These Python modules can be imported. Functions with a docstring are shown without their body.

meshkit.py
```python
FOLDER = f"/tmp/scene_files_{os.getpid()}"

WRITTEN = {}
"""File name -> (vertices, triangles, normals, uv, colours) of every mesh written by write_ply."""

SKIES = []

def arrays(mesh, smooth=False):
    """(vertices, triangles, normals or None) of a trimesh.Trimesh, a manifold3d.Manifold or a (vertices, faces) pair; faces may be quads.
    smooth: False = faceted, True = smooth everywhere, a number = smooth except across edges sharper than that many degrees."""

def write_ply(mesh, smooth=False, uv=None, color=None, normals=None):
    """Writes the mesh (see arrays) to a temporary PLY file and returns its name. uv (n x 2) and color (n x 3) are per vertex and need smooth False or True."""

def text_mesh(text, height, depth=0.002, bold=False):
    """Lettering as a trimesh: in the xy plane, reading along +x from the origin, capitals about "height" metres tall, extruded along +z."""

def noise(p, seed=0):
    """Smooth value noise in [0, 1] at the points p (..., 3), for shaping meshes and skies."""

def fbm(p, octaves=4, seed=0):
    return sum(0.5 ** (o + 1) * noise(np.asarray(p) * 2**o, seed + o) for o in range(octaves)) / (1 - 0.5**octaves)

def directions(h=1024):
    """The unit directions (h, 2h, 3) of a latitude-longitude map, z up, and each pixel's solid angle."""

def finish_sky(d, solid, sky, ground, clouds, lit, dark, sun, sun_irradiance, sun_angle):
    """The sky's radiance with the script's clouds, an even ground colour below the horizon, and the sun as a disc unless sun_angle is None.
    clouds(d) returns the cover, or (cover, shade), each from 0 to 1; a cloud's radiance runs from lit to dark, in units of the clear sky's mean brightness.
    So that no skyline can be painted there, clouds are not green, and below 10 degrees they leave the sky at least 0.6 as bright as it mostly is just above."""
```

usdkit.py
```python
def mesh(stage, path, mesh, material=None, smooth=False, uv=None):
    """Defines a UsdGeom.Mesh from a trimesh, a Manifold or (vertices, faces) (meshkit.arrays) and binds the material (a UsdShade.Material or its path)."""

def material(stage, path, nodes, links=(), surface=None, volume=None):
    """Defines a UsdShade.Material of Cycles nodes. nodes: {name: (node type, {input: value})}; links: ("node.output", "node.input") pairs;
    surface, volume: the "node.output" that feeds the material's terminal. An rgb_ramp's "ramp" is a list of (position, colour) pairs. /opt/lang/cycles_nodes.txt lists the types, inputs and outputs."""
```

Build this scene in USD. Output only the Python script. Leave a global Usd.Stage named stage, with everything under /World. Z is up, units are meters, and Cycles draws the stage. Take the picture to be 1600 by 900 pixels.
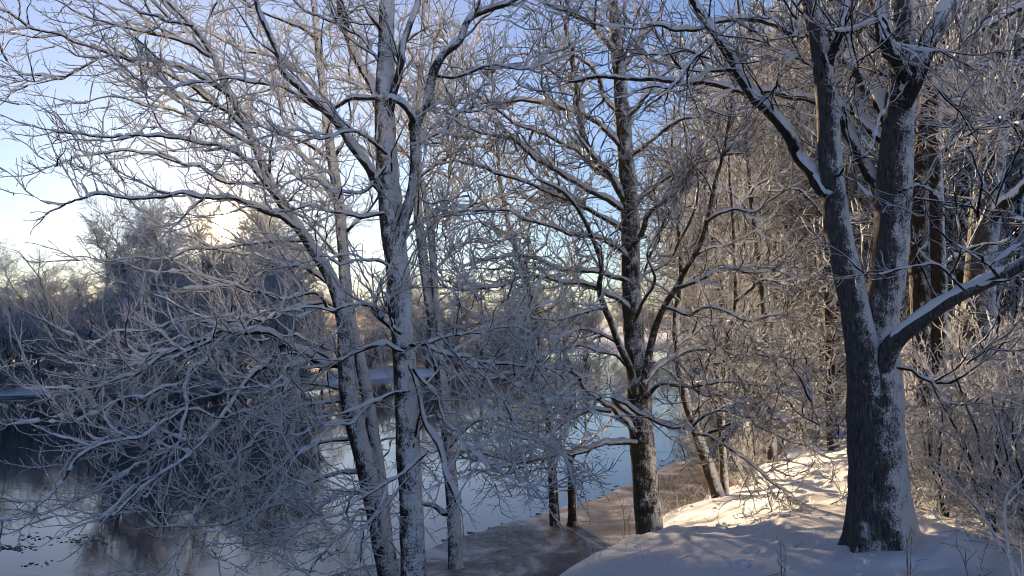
import math
import numpy as np
import trimesh
import shapely
from shapely.geometry import Polygon, LineString
import usdkit
import meshkit
from pxr import Usd, UsdGeom, UsdLux, UsdShade, Gf, Sdf, Vt

stage = Usd.Stage.CreateInMemory()
UsdGeom.SetStageUpAxis(stage, "Z")
UsdGeom.SetStageMetersPerUnit(stage, 1.0)
UsdGeom.Xform.Define(stage, "/World")
UsdGeom.Scope.Define(stage, "/World/Looks")

# ------------------------------------------------------------------ camera
EYE = np.array([0.0, 0.0, 4.0])          # four metres above the river
PITCH = math.atan(55 / 1331.0)           # tilted a little upwards
FOC = 1331.0                             # focal length in photograph pixels
cam = UsdGeom.Camera.Define(stage, "/World/camera")
cam.CreateHorizontalApertureAttr(36.0)
cam.CreateVerticalApertureAttr(20.25)
cam.CreateFocalLengthAttr(FOC / 1600 * 36.0)
cam.CreateClippingRangeAttr((0.05, 5000.0))
cam.AddTranslateOp().Set(Gf.Vec3d(*map(float, EYE)))
cam.AddRotateXOp().Set(90 + math.degrees(PITCH))
EXPOSURE = 1.72
cam.CreateExposureAttr(EXPOSURE)

# ------------------------------------------------------------------ sun and sky
SUN_AZ = math.atan2(350 - 800, 1331.0)                 # left of the view axis
SUN_EL = math.radians(6.3)
sun_dir = np.array([math.cos(SUN_EL) * math.sin(SUN_AZ), math.cos(SUN_EL) * math.cos(SUN_AZ), math.sin(SUN_EL)])
AUREOLE, GLOW = 19.0, 4.0
sky_nodes = {
    "sky": ("sky_texture", {"sky_type": "single_scattering", "sun_disc": False, "sun_elevation": SUN_EL,
                            "sun_rotation": SUN_AZ, "altitude": 60.0, "air_density": 1.0, "aerosol_density": 0.14, "ozone_density": 3.0}),
    "bg": ("background_shader", {"strength": 0.05}),
    "geo": ("texture_coordinate", {}),
    "nrm": ("vector_math", {"math_type": "normalize"}),
    "dot": ("vector_math", {"math_type": "dot_product", "vector2": tuple(float(x) for x in sun_dir)}),
    "ang": ("math", {"math_type": "arccosine"}),
    # the solar disc as the eye sees it, and the pale glow of the frosty air round it
    "disc": ("map_range", {"range_type": "smoothstep", "from_min": 0.0150, "from_max": 0.0060, "to_min": 0.0, "to_max": 8000.0, "clamp": True}),
    "aur": ("math", {"math_type": "multiply", "value2": -1.0 / math.radians(AUREOLE)}),
    "aur2": ("math", {"math_type": "exponent"}),
    "cor": ("math", {"math_type": "multiply", "value2": -1.0 / math.radians(0.62)}),
    "cor2": ("math", {"math_type": "exponent"}),
    "cor3": ("math", {"math_type": "multiply_add", "value2": 160.0}),
    "cort": ("mix_color", {"blend_type": "multiply", "fac": 1.0, "b": (1.0, 0.66, 0.30), "use_clamp": False}),
    "add2": ("mix_color", {"blend_type": "add", "fac": 1.0, "use_clamp": False}),
    "aur3": ("math", {"math_type": "multiply", "value2": GLOW}),
    "tint": ("mix_color", {"blend_type": "multiply", "fac": 1.0, "b": (1.0, 0.80, 0.48), "use_clamp": False}),
    "wb": ("mix_color", {"blend_type": "multiply", "fac": 1.0, "b": (0.80, 0.91, 1.24), "use_clamp": False}),   # daylight white balance
    "add": ("mix_color", {"blend_type": "add", "fac": 1.0, "use_clamp": False}),
}
sky_mat = usdkit.material(stage, "/World/Looks/sky_look", sky_nodes, [
    ("geo.generated", "nrm.vector1"), ("nrm.vector", "dot.vector1"), ("dot.value", "ang.value1"),
    ("ang.value", "disc.value"), ("ang.value", "aur.value1"), ("aur.value", "aur2.value1"), ("aur2.value", "aur3.value1"),
    ("disc.result", "cor3.value3"), ("ang.value", "cor.value1"), ("cor.value", "cor2.value1"), ("cor2.value", "cor3.value1"), ("cor3.value", "cort.a"), ("cort.result", "add2.a"), ("tint.result", "add2.b"), ("aur3.value", "tint.a"), ("sky.color", "wb.a"), ("wb.result", "add.a"), ("add2.result", "add.b"), ("add.result", "bg.color")],
    surface="bg.background")
dome = UsdLux.DomeLight.Define(stage, "/World/sky")
UsdShade.MaterialBindingAPI.Apply(dome.GetPrim()).Bind(sky_mat)
sun = UsdLux.DistantLight.Define(stage, "/World/sun")
sun.CreateIntensityAttr(1.25)
sun.CreateNormalizeAttr(True)
sun.CreateAngleAttr(0.53)
sun.CreateColorAttr(Gf.Vec3f(1.0, 0.72, 0.43))
_z = sun_dir
_x = np.cross([0, 0, 1.0], _z); _x /= np.linalg.norm(_x)
_y = np.cross(_z, _x)
sun.AddTransformOp().Set(Gf.Matrix4d(*_x, 0, *_y, 0, *_z, 0, 0, 0, 0, 1))


# ------------------------------------------------------------------ helpers
_taken = {}


def numbered(parent, name):
    key = f"{parent}/{name}"
    n = _taken.get(key, 0)
    _taken[key] = n + 1
    return key if n == 0 else f"{key}_{n:03d}"


def say(prim, label=None, category=None, group=None, kind=None):
    for k, v in (("label", label), ("category", category), ("group", group), ("kind", kind)):
        if v:
            prim.SetCustomDataByKey(k, v)
    return prim


def thing(name, label, category, loc=(0, 0, 0), rz=0.0, scale=1.0, group=None):
    x = UsdGeom.Xform.Define(stage, numbered("/World", name))
    x.AddTranslateOp().Set(Gf.Vec3d(*map(float, loc)))
    x.AddRotateZOp().Set(float(rz))
    s = (scale,) * 3 if np.ndim(scale) == 0 else scale
    x.AddScaleOp().Set(Gf.Vec3f(*map(float, s)))
    return say(x.GetPrim(), label, category, group)


def part(name, mesh, mat, parent="/World", smooth=True, kind=None, origin=(0, 0, 0)):
    p = parent if isinstance(parent, str) else str(parent.GetPath())
    v, f = mesh
    m = usdkit.mesh(stage, numbered(p, name), (np.asarray(v) - np.asarray(origin), f), mat, smooth=smooth)
    if kind:
        say(m.GetPrim(), kind=kind)
    return m.GetPrim()


def copy_of(src, label, loc, rz, scale, group=None):
    was = src.GetCustomData()
    r = thing(src.GetName(), label, was["category"], loc, rz, scale, group or was.get("group"))
    r.GetReferences().AddInternalReference(src.GetPath())
    r.SetInstanceable(True)
    return r


def at(px, py, d):
    """The point d metres ahead of the camera that the photograph shows at this pixel."""
    u, v = (np.asarray(px, float) - 800) / FOC, (np.asarray(py, float) - 450) / FOC
    y = math.cos(PITCH) + math.sin(PITCH) * v
    z = math.sin(PITCH) - math.cos(PITCH) * v
    d = np.asarray(d, float)
    return np.stack([u / y * d, d + 0 * u, EYE[2] + z / y * d], -1)


def unit(a):
    return a / np.maximum(np.linalg.norm(a, axis=-1, keepdims=True), 1e-9)


def spline(p, step):
    """Catmull-Rom through rows of (x, y, z, r), resampled to about step metres."""
    p = np.asarray(p, float)
    q = np.vstack([2 * p[0] - p[1], p, 2 * p[-1] - p[-2]])
    out = []
    for i in range(1, len(q) - 2):
        n = max(1, int(math.ceil(np.linalg.norm(q[i + 1, :3] - q[i, :3]) / step)))
        t = (np.arange(n) / n)[:, None]
        a, b, c, e = q[i - 1], q[i], q[i + 1], q[i + 2]
        out.append(0.5 * (2 * b + (c - a) * t + (2 * a - 5 * b + 4 * c - e) * t**2 + (3 * b - a - 3 * c + e) * t**3))
    out.append(p[-1:])
    r = np.vstack(out)
    r[:, 3] = np.maximum(r[:, 3], 0.002)
    return r


def frames(C):
    """Tangent and two normals for curves (N, K, 3); the second normal leans upwards."""
    t = unit(np.gradient(C, axis=1))
    chord = unit(C[:, -1] - C[:, 0])
    ref = np.where(np.abs(chord[:, 2:3]) < 0.93, [[0, 0, 1.0]], [[0.0, 1.0, 0.0]])[:, None, :]
    b = np.cross(t, ref)
    b = unit(b + 1e-6)
    return t, b, np.cross(b, t)


def tubes(C, R, m, radial=None):
    """Curves (N, K, 3) with radii (N, K) as tubes of m sides with closed tips. radial: (N, K, m) factors."""
    N, K, _ = C.shape
    t, b, u = frames(C)
    a = np.arange(m) / m * 2 * np.pi + (np.pi / m if m == 4 else 0)
    rr = R[:, :, None] * (1 if radial is None else radial)
    V = C[:, :, None] + (b[:, :, None] * np.cos(a)[:, None] + u[:, :, None] * np.sin(a)[:, None]) * np.broadcast_to(rr, (N, K, m))[..., None]
    V = V.reshape(-1, 3)
    base = (np.arange(N) * K * m)[:, None, None]
    k = (np.arange(K - 1) * m)[None, :, None]
    j, j2 = np.arange(m)[None, None], (np.arange(m) + 1)[None, None] % m
    q = np.stack([base + k + j, base + k + j2, base + k + m + j2, base + k + m + j], -1).reshape(-1, 4)
    f = [q[:, [0, 1, 2]], q[:, [0, 2, 3]]]
    tip = (np.arange(N) * K * m + (K - 1) * m)[:, None]
    for i in range(1, m - 1):
        f.append(np.concatenate([tip, tip + i, tip + i + 1], 1))
    return V, np.vstack(f)


def join(*ms):
    ms = [x for x in ms if x is not None and len(x[0])]
    off, V, F = 0, [], []
    for v, f in ms:
        V.append(v); F.append(f + off); off += len(v)
    return np.vstack(V), np.vstack(F)


def limb_mesh(c, sides, rough=0.07, flare=0.0, seed=0):
    """A trunk or limb from spline rows, with an uneven, ridged outline."""
    C, R = c[None, :, :3], c[None, :, 3].copy()
    a = np.arange(sides) / sides * 2 * np.pi
    K = len(c)
    ring = np.stack([np.cos(a), np.sin(a), 0 * a], -1)
    s = np.concatenate([[0], np.cumsum(np.linalg.norm(np.diff(c[:, :3], axis=0), axis=1))])
    rm = max(float(np.median(c[:, 3])), 0.01)
    q = ring[None] * 1.3 + np.stack([0 * s, 0 * s, s / rm * 0.35], -1)[:, None] + seed * 7.3
    big = meshkit.fbm(q, 3, seed)
    q2 = ring[None] * 5.0 + np.stack([0 * s, 0 * s, s / rm * 0.5], -1)[:, None] + seed * 3.1
    fis = np.abs(meshkit.fbm(q2, 3, seed + 5) - 0.5) * 2
    rad = 1 + (big - 0.5) * rough * 3.2 + (fis - 0.35) * rough * 1.1
    if flare:
        h = np.clip(1 - s / flare, 0, 1)[:, None] ** 2
        roots = 0.5 + 0.5 * np.cos(a * 5 + 1.0 + seed)[None]
        rad = rad + h * (0.06 + (0.30 if flare < 1 else 0.40) * roots**2)
    return tubes(C, R, sides, rad[None])


def snow_mesh(c, sides, amount, seed, bare=0.36, steep=0.25, start=0.04):
    """Snow lying along the upper side of a limb; sinks into the limb where it is bare or steep."""
    c = c.copy()
    C, R = c[None, :, :3], c[None, :, 3]
    t, b, u = frames(C)
    lie = np.sqrt(np.clip(1 - t[0, :, 2] ** 2, 0, 1))
    s = np.concatenate([[0], np.cumsum(np.linalg.norm(np.diff(c[:, :3], axis=0), axis=1))])
    n = meshkit.fbm(np.stack([s * 9, 0 * s + seed, 0 * s], -1), 3, seed)
    n2 = meshkit.fbm(np.stack([s * 2.2, 0 * s + seed + 9, 0 * s], -1), 2, seed)
    h = (0.35 * np.minimum(c[:, 3], 0.05) + 0.016) * amount * np.clip((lie - steep) / 0.45, 0, 1) * (0.35 + 1.3 * n) * np.clip((n2 - bare) * 6, 0, 1)
    h = h * np.clip((s - start) / 0.25, 0, 1) - 0.004
    a = np.arange(sides) / sides * 2 * np.pi
    up = np.clip(np.sin(a) * 1.25, -0.3, 1)
    w = np.where(up > 0, np.abs(up)**0.6, up)
    lump = 1 + 1.5 * (meshkit.fbm(np.stack(np.broadcast_arrays(np.cos(a)[None] * 2 + seed, np.sin(a)[None] * 2, (s * 24)[:, None]), -1), 2, seed + 3) - 0.5)
    off = h[:, None] * w[None] * lump - (w[None] <= 0.05) * 0.006
    rad = 0.8 + 0.2 * np.clip(off / 0.006, 0, 1) + np.maximum(off, 0) / c[:, 3:4]
    body = tubes(C, R, sides, rad[None])
    # heaped lumps here and there
    rng = np.random.default_rng(seed)
    n = int(s[-1] * 4.5)
    if not n:
        return body
    k = rng.integers(3, max(4, len(c) - 1), n)
    k = np.minimum(k[lie[np.minimum(k, len(c) - 1)] > 0.5], len(c) - 1)
    r = 0.012 + 0.45 * np.minimum(c[k, 3], 0.03) + 0.016 * rng.random(len(k)) ** 2
    base = c[k, :3] + u[0, k] * (c[k, 3] * 0.75)[:, None] + b[0, k] * (c[k, 3] * rng.normal(0, 0.25, len(k)))[:, None]
    V = (ICO[0][None] * (1 + rng.normal(0, 0.16, (len(k), len(ICO[0]), 1))) * (r * amount)[:, None, None])
    V = V[..., :1] * t[0, k][:, None] * (1.2 + 1.3 * rng.random((len(k), 1, 1))) + V[..., 1:2] * b[0, k][:, None] + V[..., 2:3] * u[0, k][:, None] * 0.9 + base[:, None]
    F = (ICO[1][None] + (np.arange(len(k)) * len(ICO[0]))[:, None, None]).reshape(-1, 3)
    return join(body, (V.reshape(-1, 3), F)) if len(k) else body


_i = trimesh.creation.icosphere(1, 1.0)
ICO = (np.array(_i.vertices), np.array(_i.faces))


def resample(c, K):
    s = np.concatenate([[0], np.cumsum(np.linalg.norm(np.diff(c[:, :3], axis=0), axis=1))])
    x = np.linspace(0, s[-1], K)
    return np.stack([np.interp(x, s, c[:, i]) for i in range(4)], -1)


def sprout(rng, C, R, per_m, length, angle, up, wig, K, tip, t0=0.12, curl=0.0, flat=0.5, weight=None, tipmore=0.0, rmax=9, end=True, rfac=0.62, lr=0.011):
    """Grows side shoots on curves (N, K0, 3); returns their curves and radii."""
    N, K0, _ = C.shape
    seg = np.linalg.norm(np.diff(C, axis=1), axis=2)
    L = seg.sum(1)
    want = L * per_m * (1 if weight is None else weight)
    cnt = np.floor(want + rng.random(N)).astype(int)
    i = np.repeat(np.arange(N), cnt)
    n = len(i)
    if n == 0:
        return np.zeros((0, K, 3)), np.zeros((0, K))
    t = t0 + (1 - t0) * rng.random(n) ** (1 - tipmore)
    if end:
        first = np.concatenate([[0], np.cumsum(cnt)[:-1]])[cnt > 0]
        t[first] = 0.995
    x = t * (K0 - 1)
    k = np.minimum(x.astype(int), K0 - 2)
    w = (x - k)[:, None]
    P = C[i, k] * (1 - w) + C[i, k + 1] * w
    r = R[i, k] * (1 - w[:, 0]) + R[i, k + 1] * w[:, 0]
    T = unit(C[i, k + 1] - C[i, k])
    side = unit(np.cross(T, np.where(np.abs(T[:, 2:]) < 0.9, [[0, 0, 1.0]], [[0, 1.0, 0]])))
    vert = np.cross(side, T)
    sg = np.where(rng.random(n) < 0.5, -1, 1)[:, None]
    ph = rng.normal(0, 1, (n, 1)) * (1 - flat) * 1.6
    S = unit(side * sg * np.cos(ph) + vert * np.sin(ph))
    al = np.radians(angle) * (0.6 + 0.8 * rng.random((n, 1)))
    if end:
        al[first] *= 0.3
    d = unit(T * np.cos(al) + S * np.sin(al) + np.array([0, 0, up]))
    Ln = length[0] + (length[1] - length[0]) * rng.random(n) ** 1.4
    Ln *= (1.12 - 0.62 * t)
    if end:
        Ln[first] *= 1.2
    pts = [P]
    drift = rng.normal(0, wig * 0.25, (n, 3))
    for s in range(K - 1):
        d = unit(d + rng.normal(0, wig, (n, 3)) + drift * 0.5 + np.array([0, 0, curl]))
        pts.append(pts[-1] + d * (Ln / (K - 1))[:, None])
    r0 = np.minimum(np.minimum(r * rfac, Ln * lr + tip * 0.7), rmax)
    r0 = np.maximum(r0, tip)
    q = np.linspace(0, 1, K)[None]
    return np.stack(pts, 1), (r0[:, None] * (1 - q) + tip * q) * np.exp(rng.normal(0, 0.17, (n, K)))


# ------------------------------------------------------------------ materials
def M(name, nodes, links, surface="out.BSDF"):
    return usdkit.material(stage, "/World/Looks/" + name, nodes, links, surface=surface)


WIND = np.array([0.55, -0.80, 0.12])       # the side from which the snow was blown on


def snow_nodes(gloss=0.18):
    return {"snowc": ("principled_bsdf", {"base_color": (0.84, 0.865, 0.90), "roughness": 0.62, "specular_ior_level": gloss})}


def bark_look(name, dark=(0.011, 0.009, 0.008), light=(0.060, 0.050, 0.042), moss=None, plaster=0.5, wind=WIND, grain=1.0, speck=0.5, upc=0.5, dotc=0.42, fleck=75.0):
    """Furrowed bark; wind-blown snow clings to it in patches on one side, and lies where it faces upwards."""
    w = np.asarray(wind, float) / np.linalg.norm(wind)
    n = {
        "g": ("geometry", {}),
        "map": ("mapping", {"scale": (28 * grain, 28 * grain, 5.5 * grain)}),
        "fur": ("noise_texture", {"scale": 1.0, "detail": 6.0, "roughness": 0.62, "distortion": 0.6}),
        "ramp": ("rgb_ramp", {"ramp": [(0.32, dark), (0.52, tuple(0.5 * (a + b) for a, b in zip(dark, light))), (0.72, light)]}),
        "bump": ("bump", {"strength": 1.0, "distance": 0.035}),
        "barkc": ("principled_bsdf", {"roughness": 0.85, "specular_ior_level": 0.25}),
        "dot": ("vector_math", {"math_type": "dot_product", "vector2": tuple(map(float, w))}),
        "sep": ("separate_xyz", {}),
        "pn": ("noise_texture", {"scale": 5.5, "detail": 9.0, "roughness": 0.72}),
        "pn2": ("noise_texture", {"scale": fleck, "detail": 4.0, "roughness": 0.75}),
        "m1": ("math", {"math_type": "multiply_add", "value2": dotc, "value3": plaster - 0.62 + 0.6 * (0.42 - dotc)}),
        "m2": ("math", {"math_type": "multiply_add", "value2": 1.25}),
        "m3": ("math", {"math_type": "multiply_add", "value2": speck}),
        "up": ("math", {"math_type": "multiply_add", "value2": upc}),
        "fr": ("math", {"math_type": "multiply_add", "value2": 0.5}),
        "st": ("map_range", {"range_type": "smoothstep", "from_min": 0.94 + 0.5 * speck, "from_max": 1.06 + 0.5 * speck, "clamp": True}),
        "out": ("mix_closure", {}),
        "sb": ("bump", {"strength": 0.6, "distance": 0.02}),
        **snow_nodes(),
    }
    l = [("g.position", "map.vector"), ("map.vector", "fur.vector"), ("fur.fac", "ramp.fac"), ("fur.fac", "bump.height"), ("bump.normal", "barkc.normal"),
         ("g.normal", "dot.vector1"), ("g.normal", "sep.vector"), ("g.position", "pn.vector"), ("g.position", "pn2.vector"),
         ("dot.value", "m1.value1"), ("pn.fac", "m2.value1"), ("m1.value", "m2.value3"), ("pn2.fac", "m3.value1"), ("m2.value", "m3.value3"),
         ("sep.z", "up.value1"), ("m3.value", "up.value3"), ("fur.fac", "fr.value1"), ("up.value", "fr.value3"), ("fr.value", "st.value"),
         ("st.result", "out.fac"), ("barkc.BSDF", "out.closure1"), ("snowc.BSDF", "out.closure2"), ("pn2.fac", "sb.height"), ("sb.normal", "snowc.normal")]
    if moss:
        n["mn"] = ("noise_texture", {"scale": 4.0, "detail": 7.0, "roughness": 0.7})
        n["mr"] = ("map_range", {"range_type": "smoothstep", "from_min": 0.44, "from_max": 0.62, "clamp": True})
        n["mm"] = ("mix_color", {"b": moss})
        l += [("g.position", "mn.vector"), ("mn.fac", "mr.value"), ("mr.result", "mm.fac"), ("ramp.color", "mm.a"), ("mm.result", "barkc.base_color")]
    else:
        l.append(("ramp.color", "barkc.base_color"))
    return M(name, n, l, "out.closure")


def twig_look(name, cover=0.0, bark=(0.014, 0.011, 0.009), bark2=(0.045, 0.035, 0.028), glow=0.22):
    """Thin wood with snow and frost on the upper side; cover raises how much of it is white."""
    n = {
        "g": ("geometry", {}), "sep": ("separate_xyz", {}),
        "pn": ("noise_texture", {"scale": 13.0, "detail": 4.0, "roughness": 0.6}),
        "a": ("math", {"math_type": "multiply_add", "value2": 1.5}),
        "st": ("map_range", {"range_type": "smoothstep", "from_min": 0.62 - cover, "from_max": 0.98 - cover, "clamp": True}),
        "bc": ("mix_color", {"a": bark, "b": bark2}),
        "bark": ("diffuse_bsdf", {}),
        "sn": ("diffuse_bsdf", {"color": (0.84, 0.865, 0.90)}), "tr": ("translucent_bsdf", {"color": (0.86, 0.87, 0.90)}),
        "sm": ("mix_closure", {"fac": glow}), "out": ("mix_closure", {}),
    }
    l = [("g.normal", "sep.vector"), ("g.position", "pn.vector"), ("pn.fac", "a.value1"), ("sep.z", "a.value3"), ("a.value", "st.value"), ("pn.fac", "bc.fac"),
         ("bc.result", "bark.color"), ("sn.BSDF", "sm.closure1"), ("tr.BSDF", "sm.closure2"), ("bark.BSDF", "out.closure1"), ("sm.closure", "out.closure2"), ("st.result", "out.fac")]
    return M(name, n, l, "out.closure")


bark_grey = bark_look("bark_grey", plaster=0.47, speck=1.5, dotc=0.34)
bark_dark = bark_look("bark_dark", plaster=0.24, speck=0.9)
bark_big = bark_look("bark_big", plaster=0.55, wind=(0.95, -0.30, 0.1), speck=1.6, dark=(0.028, 0.027, 0.028), light=(0.15, 0.142, 0.14), grain=1.5, fleck=95.0)
bark_mossy = bark_look("bark_mossy", plaster=0.36, moss=(0.060, 0.052, 0.024), speck=1.5, wind=(0.7, -0.7, 0.1), dotc=0.25)
bark_limb = bark_look("bark_limb", plaster=0.38, speck=0.9, upc=0.75)
bark_limb_mossy = bark_look("bark_limb_mossy", plaster=0.38, moss=(0.085, 0.070, 0.024), speck=1.0, upc=0.7)
bark_brown = bark_look("bark_brown", plaster=0.54, dark=(0.03, 0.018, 0.010), light=(0.075, 0.052, 0.034), wind=(0.95, -0.3, 0.1), speck=1.3, grain=1.3)
twig_near = twig_look("twig_near", 0.58, glow=0.08)
twig_dim = twig_look("twig_dim", 0.05, glow=0.08)
twig_mossy = twig_look("twig_mossy", 0.18, bark=(0.022, 0.019, 0.010), bark2=(0.065, 0.054, 0.028), glow=0.25)
twig_frost = twig_look("twig_frost", 0.38, glow=0.45)
twig_white = twig_look("twig_white", 0.60, glow=0.45)
twig_far = twig_look("twig_far", 0.28, glow=0.12)
snow_look = M("snow_load", {"g": ("geometry", {}), "n": ("noise_texture", {"scale": 45.0, "detail": 4.0}), "b": ("bump", {"strength": 0.5, "distance": 0.02}),
                            "out": ("principled_bsdf", {"base_color": (0.85, 0.87, 0.905), "roughness": 0.6, "specular_ior_level": 0.2})},
              [("g.position", "n.vector"), ("n.fac", "b.height"), ("b.normal", "out.normal")])
ground_look = M("snow_ground", {
    "g": ("geometry", {}), "n": ("noise_texture", {"scale": 6.0, "detail": 8.0, "roughness": 0.6}), "n2": ("noise_texture", {"scale": 90.0, "detail": 3.0, "roughness": 0.7}),
    "mix": ("math", {"math_type": "multiply_add", "value2": 0.25}), "b": ("bump", {"strength": 0.55, "distance": 0.05}),
    "out": ("principled_bsdf", {"base_color": (0.85, 0.865, 0.895), "roughness": 0.8, "specular_ior_level": 0.08})},
    [("g.position", "n.vector"), ("g.position", "n2.vector"), ("n2.fac", "mix.value1"), ("n.fac", "mix.value3"), ("mix.value", "b.height"), ("b.normal", "out.normal")])
water_look = M("river_water", {
    "g": ("geometry", {}), "map": ("mapping", {"scale": (0.9, 3.2, 1.0), "rotation": (0, 0, -0.35)}),
    "n": ("noise_texture", {"scale": 1.1, "detail": 5.0, "roughness": 0.55, "distortion": 0.8}),
    "cal": ("noise_texture", {"scale": 0.09, "detail": 2.0}), "cr": ("map_range", {"from_min": 0.40, "from_max": 0.62, "to_min": 0.15, "to_max": 1.0, "clamp": True}),
    "b": ("bump", {"distance": 0.0028}),
    "out": ("principled_bsdf", {"base_color": (0.012, 0.016, 0.020), "roughness": 0.0, "ior": 1.333, "specular_ior_level": 0.5})},
    [("g.position", "map.vector"), ("map.vector", "n.vector"), ("g.position", "cal.vector"), ("cal.fac", "cr.value"), ("cr.result", "b.strength"), ("n.fac", "b.height"), ("b.normal", "out.normal")])
ice_look = M("river_ice", {
    "g": ("geometry", {}), "n": ("noise_texture", {"scale": 0.9, "detail": 8.0, "roughness": 0.62, "distortion": 0.7}), "n2": ("noise_texture", {"scale": 14.0, "detail": 6.0, "roughness": 0.7}),
    "r": ("rgb_ramp", {"ramp": [(0.30, (0.050, 0.041, 0.034)), (0.44, (0.14, 0.118, 0.102)), (0.53, (0.24, 0.212, 0.195)), (0.60, (0.50, 0.49, 0.49)), (0.72, (0.68, 0.69, 0.71))]}),
    "rr": ("map_range", {"from_min": 0.35, "from_max": 0.6, "to_min": 0.22, "to_max": 0.6, "clamp": True}),
    "b": ("bump", {"strength": 0.35, "distance": 0.01}),
    "out": ("principled_bsdf", {"ior": 1.31, "specular_ior_level": 0.2})},
    [("g.position", "n.vector"), ("g.position", "n2.vector"), ("n.fac", "r.fac"), ("r.color", "out.base_color"), ("n2.fac", "rr.value"), ("rr.result", "out.roughness"), ("n2.fac", "b.height"), ("b.normal", "out.normal")])
straw_look = M("dry_straw", {"g": ("geometry", {}), "n": ("noise_texture", {"scale": 20.0}), "r": ("rgb_ramp", {"ramp": [(0.3, (0.10, 0.06, 0.03)), (0.7, (0.30, 0.20, 0.10))]}), "out": ("principled_bsdf", {"roughness": 0.8})},
               [("g.position", "n.vector"), ("n.fac", "r.fac"), ("r.color", "out.base_color")])
needle_look = twig_look("needle_snow", 0.25, bark=(0.010, 0.020, 0.014), bark2=(0.025, 0.040, 0.028), glow=0.05)
needle_dark = twig_look("needle_dark", -0.25, bark=(0.008, 0.016, 0.010), bark2=(0.02, 0.034, 0.022), glow=0.0)

# ------------------------------------------------------------------ the ground, the river and its ice
FOOT = [(-9, -12), (-6, -5), (-4.6, 2), (-2.9, 7), (-0.9, 11), (0.5, 13.3), (2.2, 15.6), (3.6, 18), (5.2, 20.5), (7.4, 24.8), (11, 32), (16, 45), (24, 70), (34, 105), (42, 128)]
FAR = [(36, 133), (25, 135), (14, 134), (8, 128), (2, 105), (-4, 85), (-5, 68), (-7, 63), (-10.5, 61), (-11.5, 56), (-13, 50), (-18, 48), (-28, 46.5), (-45, 44), (-80, 38), (-130, 20), (-180, -40)]
river = Polygon(FOOT + FAR + [(-100, -80)])
edge = river.exterior


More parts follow.
